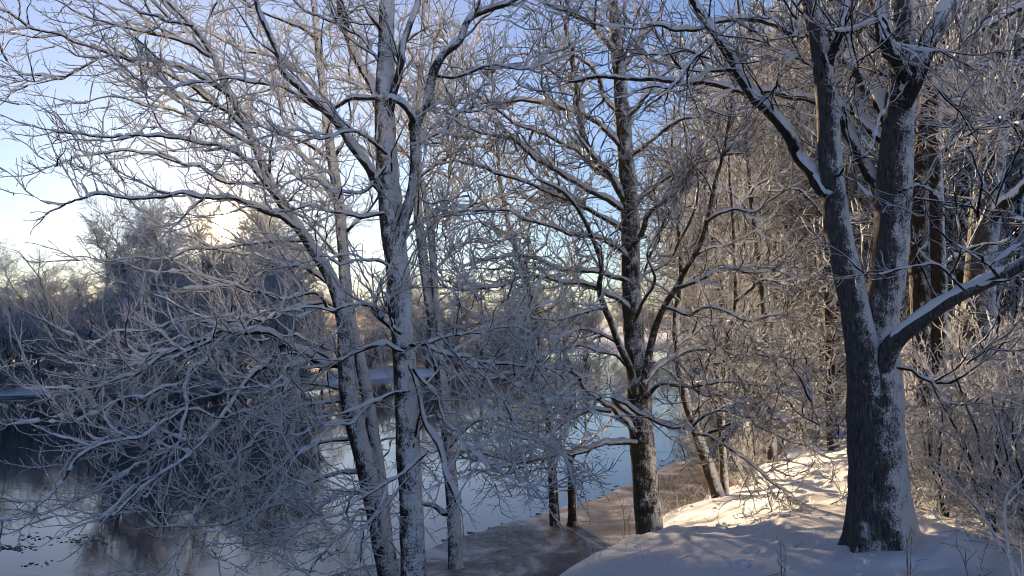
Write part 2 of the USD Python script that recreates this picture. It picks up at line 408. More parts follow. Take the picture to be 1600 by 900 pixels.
def ground_z(x, y, fine=True):
    x, y = np.broadcast_arrays(np.asarray(x, float), np.asarray(y, float))
    p = shapely.points(x.ravel(), y.ravel())
    d = shapely.distance(p, edge).reshape(x.shape)
    inside = shapely.contains(river, p).reshape(x.shape)
    sd = np.where(inside, -d, d)
    wob = (meshkit.fbm(np.stack([x * 0.55, y * 0.55, 0 * x], -1), 3, 4) - 0.5) * 1.1
    sd = sd + wob * np.clip(1 - np.abs(sd) / 6, 0, 1)
    z = np.where(sd > 0, 1.80 * (1 - np.exp(-np.maximum(sd, 0) / 2.7)) + 0.006 * np.maximum(sd - 6, 0), np.maximum(sd * 0.5, -1.6))
    z = np.where((y > 38) & (x < 34) & (z > 0), z * 0.55, z)
    for cx, cy, r0, hh in ((4.06, 9.4, 0.62, 0.13), (2.26, 14.0, 0.46, 0.10)):      # snow drifted against the trunks
        rr, aa = np.hypot(x - cx, y - cy), np.arctan2(y - cy, x - cx)
        z = z + hh * np.exp(-(((rr - r0) / 0.24) ** 2)) * (0.45 + 0.55 * np.cos(aa + 0.5))
    z = z + 0.10 * np.exp(-((x - 4.5) ** 2 + (y - 9.6) ** 2) / 1.0)
    if fine:
        land = np.clip((sd - 0.05) / 0.6, 0, 1)
        z = z + land * 0.30 * (meshkit.fbm(np.stack([x * 0.7, y * 0.7, 0 * x], -1), 4, 11) - 0.5)
        z = z + land * 0.03 * (meshkit.fbm(np.stack([x * 3.3, y * 3.3, 0 * x], -1), 3, 12) - 0.5)
    return z


def gz(x, y):
    return float(ground_z(np.array([x]), np.array([y]))[0])


def spaced(lo, a, b, hi, step, growth=1.16):
    mid = np.arange(a, b + step / 2, step)
    out, s, v = [], step, b
    while v < hi:
        s *= growth; v += s; out.append(v)
    left, s, v = [], step, a
    while v > lo:
        s *= growth; v -= s; left.append(v)
    return np.array(left[::-1] + list(mid) + out)


gx, gy = spaced(-420, -2.5, 13.0, 420, 0.065), spaced(-250, 6.0, 25.0, 650, 0.075)
X, Y = np.meshgrid(gx, gy)
Z = ground_z(X, Y)
rng = np.random.default_rng(5)
# hollows and tracks in the snow, small heaps over buried plants
for k in range(70):
    cx, cy = rng.uniform(1.2, 9.0), rng.uniform(7.0, 22.0)
    r, dep = rng.uniform(0.07, 0.16), rng.uniform(-0.06, 0.055)
    if k % 5 == 0:
        r, dep = rng.uniform(0.14, 0.3), rng.uniform(0.05, 0.11)
    q = ((X - cx) ** 2 + ((Y - cy) * rng.uniform(0.7, 1.3)) ** 2) / r**2
    sel = q < 9
    Z[sel] += dep * np.exp(-q[sel]) * (Z[sel] > 0.3)
for line in ([(2.6, 9.4), (3.8, 12.0), (4.8, 14.2), (6.6, 17.5)], [(5.6, 8.6), (5.2, 11.2), (5.9, 14.5), (7.0, 18.0)]):
    ls = LineString(line)
    for j, s in enumerate(np.arange(0, ls.length, 0.36)):
        pt = ls.interpolate(s)
        cx, cy = pt.x + (0.09 if j % 2 else -0.09) + rng.normal(0, 0.03), pt.y + rng.normal(0, 0.04)
        q = ((X - cx) / 0.085) ** 2 + ((Y - cy) / 0.14) ** 2
        sel = q < 9
        Z[sel] += -0.07 * np.exp(-q[sel] ** 1.5) + 0.022 * np.exp(-((np.sqrt(q[sel]) - 1.5) ** 2) * 4)
n0, n1 = X.shape
idx = np.arange(n0 * n1).reshape(n0, n1)
quads = np.stack([idx[:-1, :-1], idx[:-1, 1:], idx[1:, 1:], idx[1:, :-1]], -1).reshape(-1, 4)
gm = (np.stack([X, Y, Z], -1).reshape(-1, 3), np.vstack([quads[:, [0, 1, 2]], quads[:, [0, 2, 3]]]))
say(part("ground", gm, ground_look), "snow covered river banks with low humps and animal tracks", "ground", kind="structure")

ax, ay = spaced(-300, -30, 40, 300, 4.0, 1.3), spaced(-150, 5, 140, 300, 4.0, 1.3)
wx, wy = np.meshgrid(ax, ay)
wi = np.arange(wx.size).reshape(wx.shape)
wq = np.stack([wi[:-1, :-1], wi[:-1, 1:], wi[1:, 1:], wi[1:, :-1]], -1).reshape(-1, 4)
say(part("river", (np.stack([wx, wy, 0 * wx], -1).reshape(-1, 3), np.vstack([wq[:, [0, 1, 2]], wq[:, [0, 2, 3]]])), water_look), "dark open river reflecting the sky and the trees", "river", kind="structure")


def wavy(pts, amp, seed, step=0.25):
    ls = LineString(pts)
    s = np.arange(0, ls.length, step)
    p = np.array([ls.interpolate(v).coords[0] for v in s])
    n = meshkit.fbm(np.stack([s * 0.7, 0 * s + seed, 0 * s], -1), 4, seed) - 0.5
    n2 = meshkit.fbm(np.stack([s * 0.7, 0 * s + seed + 50, 0 * s], -1), 4, seed) - 0.5
    return p + np.stack([n, n2], -1) * amp


def slab(poly, z0, z1):
    m = trimesh.creation.extrude_polygon(poly, z1 - z0, engine="earcut")
    v = np.array(m.vertices); v[:, 2] += z0
    return v, np.array(m.faces)


outer = wavy([(-6.5, -3), (-5.6, 6), (-4.3, 10.8), (-2.7, 13.6), (-0.9, 16.2), (0.8, 18.2), (2.4, 20.2), (3.6, 22.6), (4.9, 24.6), (7.6, 28.5)], 0.55, 3)
inner = [(9.6, 28), (8.6, 24), (6.2, 19.5), (4.6, 17), (3.4, 15), (1.8, 12.6), (0.4, 10.4), (-1.6, 6.4), (-3, 2), (-4, -3)]
near_ice = Polygon(list(map(tuple, outer)) + inner).buffer(0)
if near_ice.geom_type != "Polygon":
    near_ice = max(near_ice.geoms, key=lambda g: g.area)
say(part("shore_ice", slab(near_ice, -0.03, 0.035), ice_look, smooth=False), "grey brown shelf of ice along the near bank around two slender trees", "ice", kind="structure")
far_outer = wavy([(-90, 34), (-60, 38.5), (-45, 41.0), (-36, 42.6), (-28, 43.2), (-22, 45.5), (-19, 47.5)], 2.6, 8)
far_ice = Polygon(list(map(tuple, far_outer)) + [(-18, 49), (-28, 48.5), (-45, 46), (-80, 41), (-92, 38)]).buffer(0)
if far_ice.geom_type != "Polygon":
    far_ice = max(far_ice.geoms, key=lambda g: g.area)
say(part("shore_ice", slab(far_ice, -0.03, 0.035), ice_look, smooth=False), "pale strip of ice along the foot of the opposite bank", "ice", kind="structure")

# ------------------------------------------------------------------ trees near the camera, limb by limb
LEV_NEAR = [dict(per_m=3.2, length=(0.40, 1.5), angle=46, up=0.10, wig=0.16, K=9, tip=0.006, curl=0.03, flat=0.45, lr=0.015),
            dict(per_m=3.4, length=(0.25, 0.75), angle=45, up=0.06, wig=0.17, K=6, tip=0.0048, curl=0.04, flat=0.45, lr=0.015)]
RES = {9: 6, 6: 4, 4: 3}


def spray(seed, wig, tip=0.0034):
    """One twiglet about half a metre long, growing along +x with +z upwards."""
    rng = np.random.default_rng(seed)
    d, p, pts = np.array([1.0, 0, 0]), np.zeros(3), [np.zeros(3)]
    for k in range(6):
        d = unit(d + rng.normal(0, wig, 3) + [0, 0, 0.05])
        p = p + d * 0.088
        pts.append(p)
    C, R = np.array(pts)[None], np.linspace(0.0115, tip, 7)[None]
    a, ar = sprout(rng, C, R, 12, (0.12, 0.34), 44, 0.05, wig, 5, tip, t0=0.05, curl=0.05, flat=0.5, lr=0.018)
    b, br = sprout(rng, a, ar, 8, (0.03, 0.13), 44, 0.05, wig, 3, tip * 0.8, t0=0.15, curl=0.03, flat=0.4, lr=0.022)
    return join(tubes(C, R, 4), tubes(a, ar, 3), tubes(b, br, 3))


SPRAYS = {}


def set_sprays(parent, rng, curves, per_m, mat, style, org, size=1.0, up=0.04):
    """Covers curves with twiglets: thousands of copies of a few shapes, as one part of the tree."""
    P, D = [], []
    for (C, R), pm in zip(curves, per_m):
        b, _ = sprout(rng, C, R, pm, (0.3, 0.5), 50, up, 0.05, 3, 0.003, t0=0.08, flat=0.3)
        P.append(b[:, 0]); D.append(unit(b[:, 1] - b[:, 0]))
    P, D = np.vstack(P), np.vstack(D)
    n = len(P)
    side = unit(np.cross([0, 0, 1.0], D) + rng.normal(0, 0.25, (n, 3)))
    side = unit(side - D * (side * D).sum(1, keepdims=True))
    up3 = np.cross(D, side)
    q = np.array([trimesh.transformations.quaternion_from_matrix(np.block([[np.column_stack([d, s, u]), np.zeros((3, 1))], [np.zeros((1, 3)), np.ones((1, 1))]])) for d, s, u in zip(D, side, up3)])
    pi = UsdGeom.PointInstancer.Define(stage, numbered(str(parent.GetPath()), "twigs"))
    say(pi.GetPrim(), kind="stuff")
    base = str(pi.GetPath())
    for k in range(5):
        key = (style, k)
        if key not in SPRAYS:
            SPRAYS[key] = spray(900 + k + 10 * len(SPRAYS), 0.15 if style == "straight" else 0.26, 0.0046 if style == "straight" else 0.0056)
        v, f = SPRAYS[key]
        usdkit.mesh(stage, f"{base}/twiglet_{k:03d}", (v, f), mat, smooth=True)
        pi.CreatePrototypesRel().AddTarget(f"{base}/twiglet_{k:03d}")
    pi.CreateProtoIndicesAttr(Vt.IntArray.FromNumpy(rng.integers(0, 5, n).astype(np.int32)))
    pi.CreatePositionsAttr(Vt.Vec3fArray.FromNumpy((P - org).astype(np.float32)))
    pi.CreateOrientationsAttr(Vt.QuathArray([Gf.Quath(float(a), float(b), float(c), float(d)) for a, b, c, d in q]))
    sc = (size * (0.55 + 0.75 * rng.random(n)))[:, None] * np.ones((1, 3))
    pi.CreateScalesAttr(Vt.Vec3fArray.FromNumpy(sc.astype(np.float32)))
    return n


def tree(name, label, category, trunks, limbs, bark, limb_bark, twig, levels=LEV_NEAR, seed=1, snow=1.0, group=None, sides=26, density=1.0, flare=0.5, twig_w=None, jitter=0.35, style="straight", sprays=1.0):
    """trunks: lists of (px, py, width_px) and a depth; limbs: (points, width0, width1, depth0, depth1[, density])."""
    rng = np.random.default_rng(seed)
    rows = []
    for pts, d0, d1 in trunks:
        a = np.array(pts, float)
        d = np.linspace(d0, d1, len(a))
        p = at(a[:, 0], a[:, 1], d)
        rows.append(np.column_stack([p, a[:, 2] * d / FOC / 2]))
    base = rows[0][0, :3]
    org = np.array([base[0], base[1], max(gz(base[0], base[1]), 0.0)])
    root = thing(name, label, category, org, group=group)
    grown_c, grown_w = [], []
    trunk = None
    for k, r in enumerate(rows):
        c = spline(r, 0.05)
        nm = "trunk" if k == 0 else "stem"
        tp = part(nm, limb_mesh(c, sides, 0.06, flare if k == 0 else 0, seed + k), bark, root, origin=org)
        if k:
            part("snow", snow_mesh(c, 14, snow * 0.8, seed + 60 + k, bare=0.35, steep=0.42, start=0.9 if k == 1 else 0.15), snow_look, tp, origin=org)
        s = np.concatenate([[0], np.cumsum(np.linalg.norm(np.diff(c[:, :3], axis=0), axis=1))])
        up = c[s > s[-1] * 0.42]
        if len(up) > 8:
            grown_c.append(resample(up, 14)); grown_w.append(0.8)
    for k, lb in enumerate(limbs):
        pts, w0, w1, d0, d1 = lb[:5]
        a = np.array(pts, float)
        q = np.linspace(0, 1, len(a))
        bow = np.sin(q * np.pi) * rng.normal(0, jitter)
        d = d0 + (d1 - d0) * q + bow
        p = at(a[:, 0], a[:, 1], d)
        w = w0 + (w1 - w0) * q**0.8
        r = np.column_stack([p, w * d / FOC / 2])
        c = spline(r, 0.06)
        wob = meshkit.fbm(np.stack([np.arange(len(c)) * 0.17, 0 * c[:, 0] + k, 0 * c[:, 0]], -1), 3, seed + k) - 0.5
        wob2 = meshkit.fbm(np.stack([np.arange(len(c)) * 0.17, 0 * c[:, 0] + k + 40, 0 * c[:, 0]], -1), 3, seed + k) - 0.5
        fade = np.clip(np.arange(len(c)) / 8, 0, 1)
        nodes = np.arange(0, len(c) + 7, 4 + k % 3)
        kink = rng.normal(0, 1, (len(nodes), 3)) * 0.020
        for ax in range(3):
            c[:, ax] += np.interp(np.arange(len(c)), nodes, kink[:, ax]) * fade
        c[:, 2] += wob * 0.10 * fade
        c[:, 0] += wob2 * 0.06 * fade
        lp = part("limb", limb_mesh(c, 12 if w0 > 9 else 8, 0.07, 0, seed + 10 + k), limb_bark, root, origin=org)
        part("snow", snow_mesh(c, 12 if w0 > 9 else 8, snow, seed + 100 + k), snow_look, lp, origin=org)
        grown_c.append(resample(c, 14)); grown_w.append(lb[5] if len(lb) > 5 else 1.0)
    C = np.stack([g[:, :3] for g in grown_c]); R = np.stack([g[:, 3] for g in grown_c])
    W = np.array(grown_w) * density
    L = [(C, R)]
    big, fine = [], []
    for i, lv in enumerate(levels):
        lv = dict(lv)
        C, R = sprout(rng, C, R, weight=W if i == 0 else None, **lv)
        if len(C) == 0:
            break
        m = RES.get(lv["K"], 4)
        (big if i == 0 else fine).append(tubes(C, R, m))
        if i == 0:
            # a rib of snow along each branch
            t, b, u = frames(C)
            lie = np.sqrt(np.clip(1 - t[..., 2] ** 2, 0, 1))
            n = np.clip((meshkit.fbm(C * 6.0, 3, 5) - 0.36) * 4.5, 0, 1.5) * (0.6 + 0.8 * rng.random(R.shape))
            up = np.clip((lie - 0.3) * 1.6, 0, 1) * snow
            Cs = C + np.array([0, 0, 1.0]) * ((R * 0.75 + 0.005) * up * np.clip(n, 0, 1))[..., None]
            Rs = R * (0.40 + 0.75 * up * n) + 0.009 * up * n
            big_snow = tubes(Cs, Rs, 5)
        L.append((C, R))
    if big:
        bp = part("branches", join(*big), limb_bark if twig_w is None else twig, root, kind="stuff", origin=org)
        part("snow", big_snow, snow_look, bp, kind="stuff", origin=org)
    if fine:
        part("branchlets", join(*fine), twig, root, kind="stuff", origin=org)
    set_sprays(root, rng, L, [1.2 * sprays, 3.0 * sprays, 3.0 * sprays][: len(L)], twig, style, org)
    return root


# ---- the leaning twin-stemmed tree whose boughs sweep out over the river on the left
tree("leaning_tree", "snow covered twin stemmed tree leaning left with long boughs sweeping over the dark river", "tree",
     [([(624, 960, 38), (606, 890, 35), (588, 800, 32), (572, 730, 31), (556, 670, 30), (545, 620, 28), (541, 560, 26), (537, 500, 24), (522, 445, 21), (500, 405, 19), (470, 360, 17), (437, 312, 16), (410, 255, 14), (390, 206, 13), (361, 150, 11), (335, 90, 10), (300, 40, 8), (255, -5, 6), (215, -50, 4)], 12.4, 11.2),
      ([(616, 945, 24), (604, 860, 23), (597, 780, 22), (586, 700, 21), (574, 620, 19), (562, 560, 18), (550, 510, 18), (541, 455, 19), (537, 400, 18), (530, 320, 17), (516, 230, 15), (506, 150, 13), (496, 60, 11), (486, -50, 8)], 12.7, 13.2)],
     [([(541, 570), (524, 568), (456, 546), (428, 524), (400, 516), (364, 514), (336, 526), (280, 542), (250, 556), (220, 578), (150, 604), (80, 610)], 15, 4, 12.3, 10.5),
      ([(338, 524), (324, 535), (322, 560), (300, 575), (285, 602), (292, 640), (280, 680)], 9, 5, 11.2, 10.6, 1.5),
      ([(440, 536), (425, 560), (390, 592), (360, 635), (324, 683), (293, 690), (241, 717), (195, 738)], 10, 3, 11.9, 10.6, 1.2),
      ([(538, 552), (514, 546), (470, 530), (450, 526), (400, 530)], 6, 3, 12.6, 13.4),
      ([(542, 590), (518, 568), (492, 544), (468, 548), (430, 560), (400, 585)], 7, 3, 12.5, 12.0),
      ([(532, 490), (512, 482), (492, 458), (454, 464), (410, 458), (376, 454), (348, 442), (300, 425), (250, 432)], 7, 2.5, 12.4, 11.3),
      ([(530, 478), (495, 474), (430, 492), (380, 500), (330, 502), (285, 498), (240, 515), (180, 520), (130, 548)], 6, 2, 12.5, 11.4),
      ([(572, 735), (550, 738), (500, 745), (465, 768), (430, 793), (355, 815), (300, 822), (250, 818)], 9, 2.5, 12.4, 11.4),
      ([(557, 685), (500, 690), (440, 720), (380, 760), (330, 772), (280, 800), (200, 805)], 7, 2, 12.3, 11.2),
      ([(548, 625), (480, 632), (430, 660), (390, 690), (350, 742), (310, 790), (290, 850)], 6, 2, 12.3, 10.9),
      ([(545, 610), (500, 600), (450, 610), (400, 640), (350, 650), (290, 640), (230, 655), (150, 690)], 6, 2, 12.2, 10.7),
      ([(335, 530), (270, 560), (200, 560), (150, 545), (100, 520), (70, 500)], 5, 1.6, 11.0, 10.6),
      ([(285, 600), (240, 610), (180, 625), (120, 655), (60, 650)], 5, 1.6, 10.8, 10.4),
      ([(285, 640), (240, 670), (180, 690), (130, 710), (90, 760), (55, 800)], 5, 1.6, 10.6, 10.2),
      ([(324, 683), (280, 720), (230, 760), (170, 800), (120, 800)], 5, 1.6, 10.7, 10.3),
      ([(590, 800), (560, 795), (540, 830), (500, 868), (480, 905)], 5, 2, 12.2, 11.6),
      ([(585, 780), (540, 770), (490, 800), (440, 840), (400, 850)], 5, 2, 12.2, 11.4),
      ([(437, 312), (410, 285), (379, 248), (330, 225), (275, 213), (172, 213), (120, 208), (86, 203)], 10, 3, 11.6, 10.4),
      ([(420, 285), (360, 285), (310, 262), (270, 250), (200, 235), (150, 240), (105, 246)], 7, 2, 11.6, 11.0),
      ([(470, 360), (420, 330), (370, 310), (300, 305), (240, 308), (170, 303), (130, 308), (96, 318)], 10, 3, 11.7, 11.0),
      ([(390, 206), (340, 165), (296, 133), (250, 110), (207, 90), (103, 62), (45, 38), (0, 17)], 10, 3, 11.4, 10.2),
      ([(361, 150), (300, 112), (240, 95), (170, 85), (110, 110), (70, 122), (34, 118)], 8, 2, 11.3, 10.5),
      ([(395, 225), (340, 200), (290, 180), (230, 165), (180, 152), (130, 162)], 8, 2, 11.5, 10.6),
      ([(335, 90), (270, 62), (200, 42), (140, 22), (70, -10)], 8, 2, 11.2, 10.4),
      ([(300, 40), (220, 20), (150, -20)], 6, 2, 11.2, 10.6),
      ([(320, 60), (330, 20), (360, -30)], 5, 2, 11.2, 11.4),
      ([(482, 376), (420, 375), (360, 386), (310, 385), (270, 400), (220, 400)], 7, 2, 12.0, 11.6),
      ([(528, 452), (480, 422), (440, 412), (400, 402), (330, 385), (295, 372), (255, 360)], 7, 2, 12.4, 12.0),
      ([(516, 250), (470, 216), (430, 205), (390, 180), (340, 165)], 8, 2.5, 13.0, 12.4),
      ([(506, 150), (460, 110), (400, 80), (350, 62), (290, 52), (230, 60)], 8, 2, 13.1, 12.2),
      ([(496, 60), (440, 30), (380, 4), (330, -30)], 7, 2, 13.1, 12.4),
      ([(530, 330), (500, 270), (470, 240), (440, 180), (430, 120)], 8, 3, 13.0, 13.6),
      ([(520, 250), (545, 200), (560, 130), (565, 60)], 7, 3, 13.1, 13.6)],
     bark_grey, bark_limb, twig_near, seed=11, density=0.95)

# ---- the tall straight tree left of the middle
tree("tall_forked_tree", "tall straight tree with snow plastered bark and a dark crooked side stem near the middle", "tree",
     [([(650, 962, 46), (646, 890, 41), (643, 800, 37), (638, 700, 38), (634, 600, 37), (628, 500, 37), (621, 420, 38), (612, 340, 38), (605, 260, 35), (601, 180, 32), (603, 90, 27), (605, 0, 24), (611, -90, 19)], 11.5, 11.7),
      ([(620, 385, 22), (629, 350, 19), (638, 322, 17), (645, 290, 16), (648, 250, 15), (648, 205, 15), (656, 180, 15), (669, 152, 14), (676, 118, 14), (691, 87, 13), (718, 63, 12), (733, 30, 10), (766, 14, 9), (800, 2, 8), (850, -35, 6)], 11.5, 11.0)],
     [([(602, 165), (612, 156), (625, 162), (640, 180), (647, 203)], 9, 10, 11.6, 11.45, 0.4),
      ([(606, 185), (618, 125), (625, 92), (637, 48), (649, 0), (656, -60)], 14, 9, 11.6, 11.9),
      ([(602, 200), (588, 150), (565, 110), (548, 70), (535, 20), (524, -50)], 18, 11, 11.7, 12.2),
      ([(605, 305), (592, 290), (575, 262), (545, 225), (515, 185), (490, 160), (455, 125), (435, 85), (415, 40), (390, -25)], 18, 8, 11.6, 11.0),
      ([(601, 152), (560, 158), (525, 170), (510, 172), (461, 151), (441, 136), (400, 128), (358, 124), (310, 130), (270, 140)], 9, 3, 11.5, 10.4),
      ([(626, 520), (610, 512), (592, 492), (576, 471), (545, 476), (520, 486), (485, 480), (440, 490)], 8, 3, 11.4, 10.5, 1.3),
      ([(614, 332), (580, 335), (530, 333), (490, 326), (440, 330), (395, 322), (350, 335)], 7, 2.5, 11.5, 10.8),
      ([(634, 545), (656, 538), (697, 548), (745, 562), (800, 566), (850, 572), (880, 590)], 8, 2.5, 11.4, 10.6, 1.6),
      ([(632, 550), (600, 540), (575, 545), (530, 560), (480, 575), (440, 590), (380, 610)], 7, 2, 11.3, 10.3, 1.4),
      ([(640, 570), (652, 600), (663, 652), (683, 693), (697, 738), (716, 785)], 7, 10, 11.3, 10.7, 0.3),
      ([(645, 575), (660, 598), (686, 634), (704, 666), (722, 690), (752, 712), (782, 730)], 6, 2, 11.2, 10.3, 1.3),
      ([(655, 540), (700, 525), (750, 522), (800, 512), (850, 528)], 5, 1.6, 11.1, 10.3, 1.9),
      ([(697, 548), (740, 575), (775, 610), (800, 650), (815, 700)], 5, 1.6, 11.0, 10.2, 1.7),
      ([(745, 562), (780, 590), (830, 610), (870, 640)], 4, 1.5, 10.8, 10.0, 1.7),
      ([(668, 703), (640, 728), (600, 758), (560, 778), (525, 800), (490, 815)], 8, 3, 11.1, 10.4, 1.4),
      ([(640, 610), (600, 620), (560, 650), (520, 665), (480, 700)], 6, 2, 11.2, 10.4, 1.3),
      ([(640, 745), (600, 790), (570, 830), (550, 880)], 4, 2, 11.1, 10.5, 1.2),
      ([(604, 240), (570, 215), (540, 205), (500, 215), (450, 200), (400, 215)], 7, 2, 11.5, 10.8, 1.3),
      ([(602, 120), (570, 60), (540, 45), (490, 25), (450, -10)], 7, 2, 11.6, 11.0, 1.3),
      ([(604, 60), (580, 20), (560, -20)], 7, 3, 11.7, 11.6),
      ([(603, 260), (570, 300), (530, 300), (490, 280), (450, 285)], 6, 2, 11.5, 10.6, 1.2),
      ([(620, 420), (580, 405), (540, 415), (500, 400), (450, 415)], 5, 2, 11.4, 10.5, 1.0),
      ([(648, 230), (690, 205), (720, 180), (760, 170)], 6, 2, 11.4, 11.0, 1.0),
      ([(676, 118), (720, 120), (770, 100), (820, 110), (860, 95)], 6, 2, 11.3, 10.8, 1.0),
      ([(645, 300), (670, 320), (700, 315), (740, 335)], 4, 2, 11.5, 11.2, 0.8)],
     bark_grey, bark_limb, twig_near, seed=22, density=1.0, sprays=1.15)

# ---- the slimmer twin-stemmed tree just behind it
tree("slim_twin_tree", "slim dark tree with two close parallel stems just right of the tall straight tree", "tree",
     [([(713, 905, 24), (711, 860, 22), (707, 780, 21), (702, 720, 20), (695, 640, 20), (686, 570, 19), (676, 500, 18), (665, 430, 16), (657, 370, 15), (652, 310, 13), (649, 250, 11), (654, 150, 8), (660, 50, 6), (664, -40, 4)], 14.0, 14.6),
      ([(692, 620, 11), (687, 530, 10), (681, 470, 10), (676, 410, 10), (672, 360, 9), (664, 310, 9), (655, 240, 7), (668, 150, 6), (680, 60, 4)], 14.0, 14.8)],
     [([(682, 490), (678, 400), (683, 340), (696, 300), (711, 230), (726, 160), (735, 90)], 6, 3, 14.2, 14.5),
      ([(706, 803), (690, 802), (676, 793), (660, 790), (640, 800)], 10, 3, 14.0, 13.4, 0.5),
      ([(666, 440), (700, 400), (740, 380), (790, 375), (840, 350)], 6, 2, 14.2, 14.6),
      ([(657, 370), (690, 340), (740, 325), (800, 300), (840, 310)], 6, 2, 14.3, 14.9),
      ([(690, 600), (730, 585), (780, 590), (830, 570)], 5, 2, 14.0, 14.4),
      ([(700, 700), (740, 660), (790, 650), (830, 660), (880, 640)], 6, 2, 13.9, 13.6),
      ([(705, 740), (740, 735), (780, 740), (820, 730)], 4, 2, 13.9, 13.6),
      ([(650, 260), (620, 220), (600, 190)], 5, 2, 14.5, 15.2),
      ([(651, 280), (690, 250), (740, 230), (780, 240)], 5, 2, 14.4, 14.9),
      ([(697, 650), (670, 655), (645, 680), (600, 690)], 4, 2, 14.0, 14.4),
      ([(655, 150), (690, 120), (720, 60)], 5, 2, 14.5, 15.0)],
     bark_grey, bark_limb, twig_near, seed=33, sides=20, density=1.1, sprays=1.3)

